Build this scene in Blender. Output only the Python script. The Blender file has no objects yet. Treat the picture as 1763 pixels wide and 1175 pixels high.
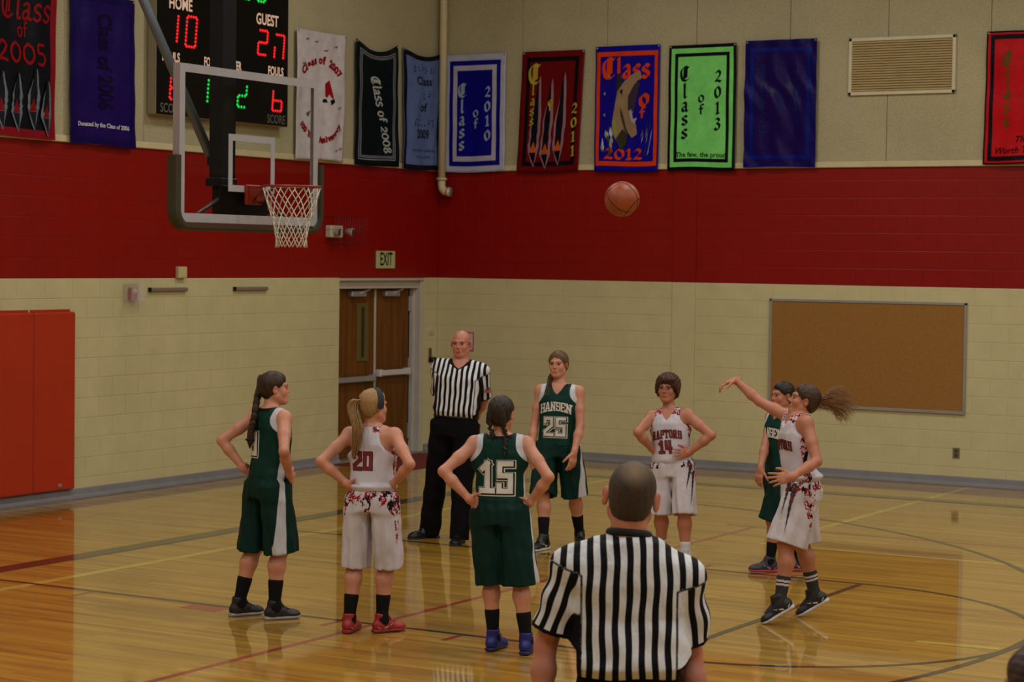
import bpy, bmesh, math, random
import numpy as np
from mathutils import Vector, Matrix
from mathutils.bvhtree import BVHTree
R_ = math.radians
COL = bpy.context.scene.collection
SC = bpy.context.scene
rng = np.random.RandomState(7)
random.seed(7)

# ------------------------------------------------------------------ camera
FPX = 3637.66
YAW, PITCH, ROLL = 2.0967, .0392, .0136
CAM = np.array([14.5425, -23.1248, 2.4992])
FWD = np.array([math.cos(YAW)*math.cos(PITCH), math.sin(YAW)*math.cos(PITCH), -math.sin(PITCH)])
_r = np.cross(FWD, [0, 0, 1.]); _r /= np.linalg.norm(_r); _u = np.cross(_r, FWD)
RGT = _r*math.cos(ROLL) + _u*math.sin(ROLL)
UPV = -_r*math.sin(ROLL) + _u*math.cos(ROLL)
cd = bpy.data.cameras.new('camera'); cam = bpy.data.objects.new('camera', cd); COL.objects.link(cam)
cd.sensor_width = 36.0; cd.lens = 36.0*FPX/1763.0
M = Matrix.Identity(4)
for i in range(3):
    M[i][0] = RGT[i]; M[i][1] = UPV[i]; M[i][2] = -FWD[i]; M[i][3] = CAM[i]
cam.matrix_world = M
cd.dof.use_dof = True; cd.dof.focus_distance = 12.0; cd.dof.aperture_fstop = 7.0
cd.clip_end = 200
SC.camera = cam
# ------------------------------------------------------------------ view + light
SC.view_settings.view_transform = 'Standard'
SC.view_settings.look = 'None'
SC.view_settings.exposure = 0.0
SC.view_settings.gamma = 1.0
SC.view_settings.use_curve_mapping = False
w = bpy.data.worlds.new('world'); SC.world = w; w.use_nodes = True
w.node_tree.nodes['Background'].inputs[0].default_value = (.9, .95, 1, 1)
w.node_tree.nodes['Background'].inputs[1].default_value = 0.0
LIGHT_SPOTS = [(x, y) for x in (4.2, 9.6, 15.0, 20.4) for y in (-4.6, -10.0, -15.4, -20.8)]
LAMP_W = 107.0
for (lx, ly) in LIGHT_SPOTS:
    ld = bpy.data.lights.new('high_bay_lamp', 'AREA'); ld.shape = 'RECTANGLE'; ld.size = 1.2; ld.size_y = .6
    ld.energy = LAMP_W; ld.color = (1.0, 1.0, .95)
    lo = bpy.data.objects.new('high_bay_lamp', ld); COL.objects.link(lo); lo.location = (lx, ly, 7.55)

# ------------------------------------------------------------------ helpers
def s2l(c):
    return tuple(((v/255.)/12.92 if v/255. <= .04045 else ((v/255.+.055)/1.055)**2.4) for v in c)
def rgba(c): return (*s2l(c), 1.0)

class NT:
    def __init__(s, name):
        s.m = bpy.data.materials.new(name); s.m.use_nodes = True
        s.t = s.m.node_tree; s.b = s.t.nodes['Principled BSDF']
    def n(s, typ, **kw):
        nd = s.t.nodes.new(typ)
        for k, v in kw.items(): setattr(nd, k, v)
        return nd
    def l(s, a, b): s.t.links.new(a, b)
    def coord(s, which='Object', scale=(1, 1, 1), rot=(0, 0, 0)):
        tc = s.n('ShaderNodeTexCoord'); mp = s.n('ShaderNodeMapping')
        mp.inputs['Scale'].default_value = scale; mp.inputs['Rotation'].default_value = rot
        s.l(tc.outputs[which], mp.inputs[0]); return mp.outputs[0]
    def noise(s, vec, scale, detail=4, rough=.5):
        nd = s.n('ShaderNodeTexNoise'); nd.inputs['Scale'].default_value = scale
        nd.inputs['Detail'].default_value = detail; nd.inputs['Roughness'].default_value = rough
        s.l(vec, nd.inputs['Vector']); return nd.outputs['Fac']
    def ramp(s, fac, stops, interp='LINEAR'):
        nd = s.n('ShaderNodeValToRGB'); nd.color_ramp.interpolation = interp
        e = nd.color_ramp.elements
        while len(e) < len(stops): e.new(.5)
        for i, (p, c) in enumerate(stops): e[i].position = p; e[i].color = c
        s.l(fac, nd.inputs[0]); return nd.outputs[0]
    def mix(s, fac, a, b, mode='MIX'):
        nd = s.n('ShaderNodeMix', data_type='RGBA', blend_type=mode)
        for sock, v in ((nd.inputs[0], fac), (nd.inputs[6], a), (nd.inputs[7], b)):
            if isinstance(v, (int, float)): sock.default_value = v
            elif isinstance(v, tuple): sock.default_value = v
            else: s.l(v, sock)
        return nd.outputs[2]
    def math(s, op, a, b=None, c=None):
        nd = s.n('ShaderNodeMath', operation=op)
        for i, v in enumerate((a, b, c)):
            if v is None: continue
            if isinstance(v, (int, float)): nd.inputs[i].default_value = v
            else: s.l(v, nd.inputs[i])
        return nd.outputs[0]
    def attr(s, name):
        nd = s.n('ShaderNodeAttribute'); nd.attribute_name = name; return nd.outputs['Fac']
    def bump(s, h, strength=.3, dist=.01):
        nd = s.n('ShaderNodeBump'); nd.inputs['Strength'].default_value = strength
        nd.inputs['Distance'].default_value = dist; s.l(h, nd.inputs['Height'])
        s.l(nd.outputs[0], s.b.inputs['Normal'])
    def base(s, c):
        if isinstance(c, tuple): s.b.inputs['Base Color'].default_value = c
        else: s.l(c, s.b.inputs['Base Color'])
    def set(s, **kw):
        for k, v in kw.items(): s.b.inputs[k.replace('_', ' ')].default_value = v

def simple(name, c, rough=.6, metal=0, var=.06, nscale=6, bump=0, bscale=60, spec=.5, bdist=.004):
    t = NT(name); v = t.coord()
    f = t.noise(v, nscale)
    lo = tuple(max(0, x*(1-var)) for x in s2l(c))+(1,); hi = tuple(min(1, x*(1+var)) for x in s2l(c))+(1,)
    t.base(t.ramp(f, [(.3, lo), (.7, hi)]))
    t.set(Roughness=rough, Metallic=metal); t.b.inputs['Specular IOR Level'].default_value = spec
    if bump: t.bump(t.noise(v, bscale, 3), bump, bdist)
    return t.m
def emit(name, c, strength):
    t = NT(name); t.base((0, 0, 0, 1)); t.b.inputs['Emission Color'].default_value = rgba(c)
    t.b.inputs['Emission Strength'].default_value = strength; return t.m

CREAM = (203, 193, 148); RED = (138, 10, 3)
MT = {}
def painted(name, c, rough):
    t = NT(name); v = t.coord('Object')
    tc = t.n('ShaderNodeNewGeometry').outputs['Position']
    a = t.noise(tc, .7, 3); b = t.noise(tc, 4.0, 5, .65)
    lo = tuple(x*.90 for x in s2l(c))+(1,); hi = tuple(x*1.06 for x in s2l(c))+(1,)
    col = t.ramp(t.math('ADD', t.math('MULTIPLY', a, .5), t.math('MULTIPLY', b, .5)), [(.35, lo), (.65, hi)])
    t.base(col); t.set(Roughness=rough); t.b.inputs['Specular IOR Level'].default_value = .3
    t.bump(t.noise(tc, 70, 4, .6), .35, .003); return t.m
MT['cream'] = painted('cream block paint', CREAM, .42)
MT['red'] = painted('red block paint', RED, .40)
def panelmat():
    t = NT('acoustic wall panel'); tc = t.n('ShaderNodeNewGeometry').outputs['Position']
    n1 = t.noise(tc, 85, 3, .6); n2 = t.noise(tc, .8, 4, .6)
    c1 = t.ramp(n1, [(.36, rgba((164, 154, 120))), (.62, rgba((186, 177, 143)))])
    c2 = t.ramp(n2, [(.3, (.86, .86, .86, 1)), (.7, (1.05, 1.05, 1.05, 1))])
    t.base(t.mix(1.0, c1, c2, 'MULTIPLY')); t.set(Roughness=.9)
    t.bump(n1, .6, .004); return t.m
MT['panel'] = panelmat()
MT['trim'] = simple('cream ledge', (205, 190, 150), .5)
MT['base'] = simple('grey vinyl base', (128, 126, 130), .35, var=.08)
MT['white_paint'] = simple('white frame paint', (190, 182, 172), .4)
MT['black'] = simple('black plastic', (14, 14, 16), .5, spec=.2)
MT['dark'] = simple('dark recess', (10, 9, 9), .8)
MT['steel'] = simple('brushed steel', (165, 165, 168), .3, 1.0)
MT['alu'] = simple('aluminium frame', (170, 168, 172), .4, .6)
MT['ceil'] = simple('ceiling deck', (190, 186, 176), .8)
def floormat():
    t = NT('varnished maple strip floor'); pos = t.n('ShaderNodeNewGeometry').outputs['Position']
    br = t.n('ShaderNodeTexBrick'); t.l(pos, br.inputs['Vector'])
    br.offset = .37; br.inputs['Scale'].default_value = 1.0
    br.inputs['Brick Width'].default_value = 1.15; br.inputs['Row Height'].default_value = .057
    br.inputs['Mortar Size'].default_value = .0007; br.inputs['Mortar Smooth'].default_value = .2
    br.inputs['Color1'].default_value = rgba((188, 146, 44)); br.inputs['Color2'].default_value = rgba((162, 117, 32))
    br.inputs['Mortar'].default_value = rgba((112, 80, 30))
    mp = t.n('ShaderNodeMapping'); mp.inputs['Scale'].default_value = (.55, 6.5, 1); t.l(pos, mp.inputs[0])
    n1 = t.noise(mp.outputs[0], 1.0, 5, .6)
    mp2 = t.n('ShaderNodeMapping'); mp2.inputs['Scale'].default_value = (1.2, 30, 1); t.l(pos, mp2.inputs[0])
    n2 = t.noise(mp2.outputs[0], 1.0, 3, .6)
    c = t.mix(1.0, br.outputs['Color'], t.ramp(n1, [(.3, (.68, .60, .50, 1)), (.5, (1, 1, 1, 1)), (.72, (1.14, 1.16, 1.2, 1))]), 'MULTIPLY')
    c = t.mix(1.0, c, t.ramp(n2, [(.3, (.88, .86, .84, 1)), (.65, (1.05, 1.05, 1.05, 1))]), 'MULTIPLY')
    t.base(c); t.set(Roughness=.42); t.b.inputs['Coat Weight'].default_value = 1.0
    t.b.inputs['Coat Roughness'].default_value = .045; t.b.inputs['Coat IOR'].default_value = 1.5
    t.bump(t.noise(mp2.outputs[0], .5, 2), .05, .002)
    return t.m
MT['floor'] = floormat()
def linemat(name, c):
    t = NT(name); pos = t.n('ShaderNodeNewGeometry').outputs['Position']
    f = t.noise(pos, 5, 4)
    t.base(t.ramp(f, [(.3, tuple(x*.8 for x in s2l(c))+(1,)), (.7, tuple(x*1.1 for x in s2l(c))+(1,))]))
    t.set(Roughness=.42); t.b.inputs['Coat Weight'].default_value = 1.0; t.b.inputs['Coat Roughness'].default_value = .045
    return t.m
MT['line_black'] = linemat('black court paint', (16, 14, 10)); MT['line_red'] = linemat('red court paint', (150, 40, 28))
MT['line_yellow'] = linemat('yellow court paint', (205, 180, 70))

# mesh object creation
def link(name, me, mat=None, parent=None, origin=(0, 0, 0)):
    o = bpy.data.objects.new(name, me); COL.objects.link(o); o.location = origin
    if mat:
        for m_ in (mat if isinstance(mat, (list, tuple)) else [mat]):
            if m_.name not in [x.name for x in me.materials if x]: me.materials.append(m_)
    if parent is not None: o.parent = parent
    return o
def tag(o, label=None, cat=None, group=None, kind=None):
    if label: o['label'] = label
    if cat: o['category'] = cat
    if group: o['group'] = group
    if kind: o['kind'] = kind
    return o
def empty(name, loc, rz=0):
    o = bpy.data.objects.new(name, None); COL.objects.link(o); o.location = loc; o.rotation_euler = (0, 0, rz)
    o.empty_display_size = .1; return o
class MB:
    """collects geometry, builds ONE mesh object"""
    def __init__(s): s.v = []; s.f = []; s.mi = []; s.sm = []
    def add(s, vs, fs, mi=0, smooth=False):
        b = len(s.v); s.v += [tuple(map(float, p)) for p in vs]
        for f in fs: s.f.append(tuple(b+i for i in f)); s.mi.append(mi); s.sm.append(smooth)
        return s
    def box(s, lo, hi, mi=0, bev=0.0, mat=None):
        lo = np.array(lo, float); hi = np.array(hi, float)
        c = (lo+hi)/2; h = (hi-lo)/2
        if bev <= 0:
            vs = [c+h*np.array(k) for k in [(-1,-1,-1),(1,-1,-1),(1,1,-1),(-1,1,-1),(-1,-1,1),(1,-1,1),(1,1,1),(-1,1,1)]]
            fs = [(3,2,1,0),(4,5,6,7),(0,1,5,4),(1,2,6,5),(2,3,7,6),(3,0,4,7)]
        else:
            b = min(bev, *(h*.49)); vs = []; fs = []
            idx = {}
            for a in range(3):
                for sg in (-1, 1):
                    q = []
                    o1, o2 = (a+1) % 3, (a+2) % 3
                    for s1, s2 in ((-1,-1),(1,-1),(1,1),(-1,1)):
                        p = np.zeros(3); p[a] = sg*h[a]; p[o1] = s1*(h[o1]-b); p[o2] = s2*(h[o2]-b)
                        sgn = [0,0,0]; sgn[a]=sg; sgn[o1]=s1; sgn[o2]=s2
                        idx[(a, tuple(sgn))] = len(vs); q.append(len(vs)); vs.append(c+p)
                    fs.append(tuple(q) if sg > 0 else tuple(q[::-1]))
            for a in range(3):          # edges along axis a
                o1, o2 = (a+1) % 3, (a+2) % 3
                for s1 in (-1, 1):
                    for s2 in (-1, 1):
                        def k(ax, sa):
                            g = [0,0,0]; g[a]=sa; g[o1]=s1; g[o2]=s2; return idx[(ax, tuple(g))]
                        q = (k(o1,-1), k(o1,1), k(o2,1), k(o2,-1))
                        fs.append(q if s1*s2 > 0 else q[::-1])
            for s0 in (-1,1):
                for s1 in (-1,1):
                    for s2 in (-1,1):
                        q = tuple(idx[(ax,(s0,s1,s2))] for ax in range(3))
                        fs.append(q if s0*s1*s2 > 0 else q[::-1])
        if mat is not None: vs = [tuple(mat @ Vector(p)) for p in vs]
        return s.add(vs, fs, mi)
    def tube(s, pts, r, n=8, mi=0, caps=True, closed=False):
        pts = [np.array(p, float) for p in pts]; N = len(pts)
        rs = r if isinstance(r, (list, tuple, np.ndarray)) else [r]*N
        vs = []; prev = None
        for i in range(N):
            if closed: t = pts[(i+1) % N]-pts[i-1]
            else: t = pts[min(i+1, N-1)]-pts[max(i-1, 0)]
            t = t/(np.linalg.norm(t)+1e-12)
            if prev is None:
                a = np.array([0,0,1.]) if abs(t[2]) < .9 else np.array([1.,0,0]); u = np.cross(t, a)
            else: u = prev-t*np.dot(prev, t)
            u /= np.linalg.norm(u)+1e-12; prev = u; v_ = np.cross(t, u)
            for k in range(n):
                an = 2*math.pi*k/n; vs.append(pts[i]+(u*math.cos(an)+v_*math.sin(an))*rs[i])
        fs = []
        for i in range(N if closed else N-1):
            j = (i+1) % N
            for k in range(n): fs.append((i*n+k, i*n+(k+1) % n, j*n+(k+1) % n, j*n+k))
        if caps and not closed: fs.append(tuple(range(n))[::-1]); fs.append(tuple((N-1)*n+k for k in range(n)))
        return s.add(vs, fs, mi, True)
    def lathe(s, c, axis, prof, n=24, mi=0, smooth=True):
        ax = np.array(axis, float); ax /= np.linalg.norm(ax)
        a = np.array([0,0,1.]) if abs(ax[2]) < .9 else np.array([1.,0,0]); u = np.cross(ax, a); u /= np.linalg.norm(u); v_ = np.cross(ax, u)
        vs = []; fs = []
        for (r, h) in prof:
            for k in range(n):
                an = 2*math.pi*k/n; vs.append(np.array(c)+ax*h+(u*math.cos(an)+v_*math.sin(an))*r)
        for i in range(len(prof)-1):
            for k in range(n): fs.append((i*n+k, i*n+(k+1) % n, (i+1)*n+(k+1) % n, (i+1)*n+k))
        return s.add(vs, fs, mi, smooth)
    def build(s, name, mat=None, parent=None, origin=(0,0,0), local=False):
        """verts are world coords; stored relative to origin (or to the parent's location)"""
        if parent is not None and not local: off = np.array(wloc(parent))+np.array(origin)
        elif parent is None: off = np.array(origin, float)
        else: off = np.zeros(3)
        me = bpy.data.meshes.new(name)
        me.from_pydata([tuple(np.array(p)-off) for p in s.v], [], s.f)
        me.polygons.foreach_set('material_index', s.mi); me.polygons.foreach_set('use_smooth', s.sm)
        me.update()
        if len(s.f) < 30000:
            b_ = bmesh.new(); b_.from_mesh(me); bmesh.ops.recalc_face_normals(b_, faces=b_.faces); b_.to_mesh(me); b_.free()
        mats = mat if isinstance(mat, (list, tuple)) else ([mat] if mat else [])
        for m_ in mats: me.materials.append(m_)
        o = bpy.data.objects.new(name, me); COL.objects.link(o)
        if parent is not None: o.parent = parent; o.location = origin
        else: o.location = origin
        return o
def wloc(o):
    p = np.array(o.location)
    while o.parent is not None: o = o.parent; p = p+np.array(o.location)
    return p

# ------------------------------------------------------------------ setting
ZB, ZT = 2.2352, 3.60
XW, YN = 27.0, -29.0; HC = 8.2
# floor
fl = MB(); fl.box((-.6, YN-.2, -.1), (XW+.2, .2, 0)); FLOOR = fl.build('floor', MT['floor']); tag(FLOOR, kind='structure')
def strip(pts, w_, z=.0012, mat='line_black', closed=False):
    pts = [np.array(p, float) for p in pts]; N = len(pts); vs = []; fs = []
    for i in range(N):
        if closed: t = pts[(i+1) % N]-pts[i-1]
        else: t = pts[min(i+1, N-1)]-pts[max(i-1, 0)]
        t /= np.linalg.norm(t); n = np.array([-t[1], t[0]])*w_/2
        for q in (pts[i]-n, pts[i]+n): vs.append((q[0], q[1], 0.0)); 
    vs2 = [(x, y, z) for x, y, _ in vs]; b = len(vs); V = vs+vs2
    for i in range(N if closed else N-1):
        j = (i+1) % N
        fs += [(b+2*i, b+2*j, b+2*j+1, b+2*i+1), (2*i, 2*j, 2*j+b, 2*i+b), (2*i+1, 2*i+1+b, 2*j+1+b, 2*j+1)]
    m_ = MB(); m_.add(V, fs); o = m_.build('court_line', MT[mat], FLOOR); return o
def arc(cx, cy, r, a0, a1, n=48): return [(cx+r*math.cos(R_(a0+(a1-a0)*i/n)), cy+r*math.sin(R_(a0+(a1-a0)*i/n))) for i in range(n+1)]
XB, YB = 4.133, -9.412
strip([(2.81, -26), (2.81, -1.62)], .21, .0020)
strip([(2.91, -1.63), (26, -1.63)], .22, .0020)
for sg in (-1, 1): strip([(2.9, YB+sg*1.83), (XB+4.57, YB+sg*1.83)], .05, .0014)
strip([(XB+4.57, YB-1.83), (XB+4.57, YB+1.83)], .055, .0017)
strip(arc(XB+4.57, YB, 1.83, -90, 90, 64), .05, .0011)
strip([(2.9, YB+6.0)]+[(x, YB+6.0) for x in (3.5, 4.2)]+arc(4.51, YB, 6.0, 90, -90, 120)+[(2.9, YB-6.0)], .055, .0013)
strip([(3.505, -12.6), (3.505, -1.9)], .085, .0008, 'line_yellow')
strip([(7.14, -5.9), (7.14, -.12)], .07, .0008, 'line_yellow')
strip([(7.1, -5.88), (13, -5.80)], .06, .0010, 'line_yellow')
strip([(9.9, -9.75), (10.45, -9.70)], .06, .0008, 'line_yellow')
strip([(6.595, -14.2), (6.595, -4.8)], .055, .0006, 'line_red')
strip([(6.30, -4.82), (16, -4.70)], .05, .0009, 'line_red')
for sg in (-1, 1):
    for x in (4.125, 6.33, 7.30):
        strip([(x, YB+sg*1.85), (x, YB+sg*2.08)], .05, .0007, 'line_red')
    strip([(5.08, YB+sg*1.96), (5.40, YB+sg*1.96)], .18, .0007, 'line_red')
# walls
def wall_pt(side):
    """(u along, n off wall, z) -> world; left wall: u=y, n=+x ; back wall: u=x, n=-y"""
    if side == 'L': return lambda u, n, z: (n, u, z)
    return lambda u, n, z: (u, -n, z)
def wbox(mb, side, u0, u1, n0, n1, z0, z1, mi=0, bev=0):
    a = wall_pt(side)(u0, n0, z0); b = wall_pt(side)(u1, n1, z1)
    mb.box(np.minimum(a, b), np.maximum(a, b), mi, bev)
DOOR = (-2.21, -.31)
BN = .0032                 # block faces stand this proud of the joints
wl = MB()
for u0, u1, z0, z1 in [(YN, DOOR[0], 0, ZB), (DOOR[1], 0, 0, ZB)]: wbox(wl, 'L', u0, u1, -.35, -BN, z0, z1)
wbox(wl, 'L', YN, 0, -.35, -BN, ZB, 3.66, 1); wbox(wl, 'L', YN, 0, -.35, -.01, 3.66, HC, 0)
wbox(wl, 'L', DOOR[0], DOOR[1], -.36, -.30, 0, ZB, 2)
WL = wl.build('wall_left', [MT['cream'], MT['red'], MT['dark']]); tag(WL, kind='structure')
wb = MB()
wbox(wb, 'B', -.35, XW, -.35, -BN, 0, ZB); wbox(wb, 'B', -.35, XW, -.35, -BN, ZB, 3.66, 1); wbox(wb, 'B', -.35, XW, -.35, -.01, 3.66, HC)
WB = wb.build('wall_back', [MT['cream'], MT['red']]); tag(WB, kind='structure')
m_ = MB(); m_.box((XW, YN, 0), (XW+.2, .0, HC)); tag(m_.build('wall_right', MT['cream']), kind='structure')
m_ = MB(); m_.box((-.35, YN-.2, 0), (XW, YN, HC)); tag(m_.build('wall_front', MT['cream']), kind='structure')
m_ = MB(); m_.box((-.4, YN-.2, HC), (XW+.2, .4, HC+.2)); tag(m_.build('ceiling', MT['ceil']), kind='structure')
# concrete blocks
_bm = {}
def block_mesh(L, H, side, red):
    k = (round(L, 3), round(H, 3), side, red)
    if k not in _bm:
        g = .0026; b = .0035; mb = MB()
        u0, u1, z0, z1 = -L/2+g, L/2-g, -H/2+g, H/2-g
        W = wall_pt(side); vs = []
        for (n, ins) in ((-BN, 0), (-.0015, 0), (0, b)):
            for (u, z) in ((u0+ins, z0+ins), (u1-ins, z0+ins), (u1-ins, z1-ins), (u0+ins, z1-ins)): vs.append(W(u, n, z))
        fs = [(8, 9, 10, 11)]
        for r in (0, 4):
            for i in range(4): fs.append((r+i, r+(i+1) % 4, r+4+(i+1) % 4, r+4+i))
        me = bpy.data.meshes.new('concrete_block'); me.from_pydata(vs, [], fs); me.materials.append(MT['red' if red else 'cream'])
        _bm[k] = me
    return _bm[k]
def blocks(side, wall, u_start, u_end, holes, first_off):
    """running bond from u_start (the corner) to u_end"""
    sgn = 1 if u_end > u_start else -1; out = []
    for r in range(18):
        z0 = r*.2032; z1 = z0+.2032; edges = [0.0]; x = .2032 if (r+first_off) % 2 else .4064
        T = abs(u_end-u_start)
        while x < T: edges.append(x); x += .4064
        edges.append(T)
        for a, b in zip(edges[:-1], edges[1:]):
            ua, ub = sorted((u_start+sgn*a, u_start+sgn*b)); segs = [(ua, ub)]
            for (h0, h1, hz) in holes:
                if z0 >= hz-.01: continue
                ns = []
                for (p, q) in segs:
                    if q <= h0 or p >= h1: ns.append((p, q)); continue
                    if p < h0: ns.append((p, h0))
                    if q > h1: ns.append((h1, q))
                segs = ns
            for (p, q) in segs:
                if q-p > .03: out.append((p, q, z0, z1, r))
    def dist(s): return np.linalg.norm(np.array(wall_pt(side)((s[0]+s[1])/2, 0, (s[2]+s[3])/2))-CAM)
    def vis(s):
        P = np.array(wall_pt(side)((s[0]+s[1])/2, 0, (s[2]+s[3])/2))-CAM; z = P@FWD
        x = 881.5+FPX*(P@RGT)/z; return -30 < x < 1793
    out.sort(key=lambda s: (not vis(s), dist(s)))
    rest = MB()
    for i, (p, q, z0, z1, r) in enumerate(out):
        me = block_mesh(q-p, z1-z0, side, r >= 11); c = wall_pt(side)((p+q)/2, 0, (z0+z1)/2)
        if i < 300:
            o = bpy.data.objects.new('concrete_block', me); COL.objects.link(o); o.parent = wall; o.location = c
        else:
            rest.add([tuple(np.array(v.co)+np.array(c)) for v in me.vertices], [tuple(f.vertices) for f in me.polygons], 1 if r >= 11 else 0)
    o = rest.build('block_courses', [MT['cream'], MT['red']], wall); o['kind'] = 'stuff'
blocks('L', WL, 0, -12.2, [(DOOR[0], DOOR[1], ZB-.001)], 0)
PIL = (3.36, 3.665)
blocks('B', WB, 0, 12.2, [(PIL[0], PIL[1], 99)], 1)
m_ = MB(); wbox(m_, 'B', PIL[0], PIL[1], -BN, .012, 0, ZB, 0, .004); wbox(m_, 'B', PIL[0], PIL[1], -BN, .012, ZB, 3.62, 1, .004)
tag(m_.build('trim_1', [MT['cream'], MT['red']]), kind='structure')
# acoustic panels above the band
def panels(side, wall, us):
    for a, b in zip(us[:-1], us[1:]):
        lo, hi = sorted((a, b)); m_ = MB(); wbox(m_, side, lo+.003, hi-.003, -.008, .014, 3.665, HC-.01, 0, .003)
        o = m_.build('wall_panel', MT['panel'], wall, origin=(0, 0, 0))
panels('L', WL, [0, -1.008, -2.22, -3.43, -4.64, -5.85, -7.07, -8.28, -9.49, -10.7, -11.9, -14])
panels('B', WB, [.015, 1.221, 2.423, 3.633, 4.839, 6.045, 7.246, 8.45, 9.65, 10.86, 12.07, 14])
for n_, side, e0, e1 in (('trim_2', 'L', -14, 0), ('trim_3', 'B', .0, 14)):
    m_ = MB(); wbox(m_, side, e0, e1, -.01, .030, 3.60, 3.668, 0, .006); tag(m_.build(n_, MT['trim']), kind='structure')
# baseboards: vented vinyl cove (upright strip + toe)
def baseboard(name, side, segs):
    m_ = MB(); W = wall_pt(side)
    for u0, u1 in segs:
        prof = [(0, 0), (.075, 0), (.078, .012), (.045, .022), (.020, .045), (.014, .095), (.006, .102), (0, .102)]
        n = len(prof); vs = [W(u0, a, z) for a, z in prof]+[W(u1, a, z) for a, z in prof]
        fs = [(i, (i+1) % n, n+(i+1) % n, n+i) for i in range(n)]+[tuple(range(n)), tuple(range(n, 2*n))[::-1]]
        m_.add(vs, fs)
    tag(m_.build(name, MT['base']), kind='structure')
baseboard('baseboard_left', 'L', [(-14, DOOR[0]), (DOOR[1], 0)]); baseboard('baseboard_back', 'B', [(0.0, 14)])
# maroon mat
m_ = MB(); m_.box((.10, -2.45, .001), (1.13, -.55, .011), 0, .004)
tag(m_.build('entrance_mat', simple('maroon mat', (110, 24, 26), .7, bump=.4, bscale=200)), 'flat maroon entrance mat on the floor in front of the double doors', 'mat')

# ------------------------------------------------------------------ doors
def woodmat():
    t = NT('oak door veneer'); v = t.coord('Object', (9, 9, .55)); n1 = t.noise(v, 1.6, 6, .65)
    v2 = t.coord('Object', (60, 60, 1.5)); n2 = t.noise(v2, 1, 3)
    c = t.ramp(n1, [(.3, rgba((84, 48, 12))), (.5, rgba((110, 66, 18))), (.7, rgba((126, 78, 26)))])
    t.base(t.mix(1.0, c, t.ramp(n2, [(.35, (.82, .80, .78, 1)), (.6, (1, 1, 1, 1))]), 'MULTIPLY')); t.set(Roughness=.5); t.b.inputs['Specular IOR Level'].default_value = .2; return t.m
MT['oak'] = woodmat(); MT['glass_dark'] = simple('dark door glass', (26, 26, 16), .15); MT['olive'] = simple('olive glazing frame', (98, 84, 34), .5)
DX = -.17
D1 = MB()
wbox(D1, 'L', DOOR[0], DOOR[1], -.21, -.07, 2.10, 2.20, 0, .004)       # header
wbox(D1, 'L', DOOR[0], DOOR[0]+.05, -.21, -.07, 0, 2.10, 0, .003); wbox(D1, 'L', DOOR[1]-.05, DOOR[1], -.21, -.03, 0, 2.20, 0, .003)
wbox(D1, 'L', DOOR[1]-.075, DOOR[1]-.045, -.20, -.12, 0, 2.10, 0, .003)
wbox(D1, 'L', DOOR[0], DOOR[1], -.22, -.01, 2.20, ZB, 0, .003)
DF = D1.build('door_1', MT['white_paint']); tag(DF, kind='structure')
def leaf(u0, u1, barz, bright, win):
    m_ = MB(); wbox(m_, 'L', u0, u1, DX-.045, DX, .012, 2.093, 0, .003); lf = m_.build('door_leaf', MT['oak'], DF)
    b = MB(); wbox(b, 'L', u0+.04, u1-.06, DX+.045, DX+.085, barz-.035, barz+.035, 0, .012)
    wbox(b, 'L', u0+.03, u0+.11, DX, DX+.075, barz-.045, barz+.045, 0, .008); wbox(b, 'L', u1-.12, u1-.04, DX, DX+.075, barz-.045, barz+.045, 0, .008)
    b.build('panic_bar', simple('bright bar', (214, 212, 216), .3, .3) if bright else MT['alu'], lf)
    c = MB(); cu = u1-.42 if not bright else u0+.32
    wbox(c, 'L', cu-.16, cu+.16, DX, DX+.07, 2.00, 2.07, 0, .01); c.tube([(DX+.06, cu, 2.035), (DX+.10, cu+.18, 2.09)], .010)
    c.build('door_closer', MT['alu'], lf)
    if win:
        g = MB(); wbox(g, 'L', win[0], win[1], DX, DX+.012, 1.20, 1.92, 0, .003); wf = g.build('window_frame', MT['olive'], lf)
        g = MB(); wbox(g, 'L', (win[0]+win[1])/2-.028, (win[0]+win[1])/2+.028, DX+.010, DX+.016, 1.25, 1.87); g.build('pane', MT['glass_dark'], lf)
    return lf
leaf(-2.155, -1.215, .985, False, (-1.60, -1.35)); leaf(-1.205, -.425, 1.04, True, None)
g = MB(); wbox(g, 'L', -1.222, -1.192, DX, DX+.02, .02, 2.09, 0, .003); g.build('astragal', MT['white_paint'], DF)
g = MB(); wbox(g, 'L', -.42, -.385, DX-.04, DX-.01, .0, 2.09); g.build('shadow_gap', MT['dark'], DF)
for hz in (1.90, 1.10, .27):
    g = MB(); wbox(g, 'L', -.43, -.385, DX-.012, DX+.02, hz-.10, hz+.10, 0, .006); g.build('hinge', MT['alu'], DF)
# threshold
g = MB(); wbox(g, 'L', DOOR[0], DOOR[1], -.3, -.0, 0.0, .012); g.build('threshold', MT['alu'], DF)

# ------------------------------------------------------------------ lettering
def cat(pts, n=6):
    pts = [np.array(p, float) for p in pts]
    if len(pts) < 3: 
        return [pts[0]+(pts[-1]-pts[0])*i/n for i in range(n+1)]
    P = [2*pts[0]-pts[1]]+pts+[2*pts[-1]-pts[-2]]; out = []
    for i in range(1, len(P)-2):
        for k in range(n):
            t = k/n; a, b, c, d = P[i-1:i+3]
            out.append(.5*((2*b)+(-a+c)*t+(2*a-5*b+4*c-d)*t*t+(-a+3*b-3*c+d)*t**3))
    out.append(pts[-1]); return out
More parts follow.
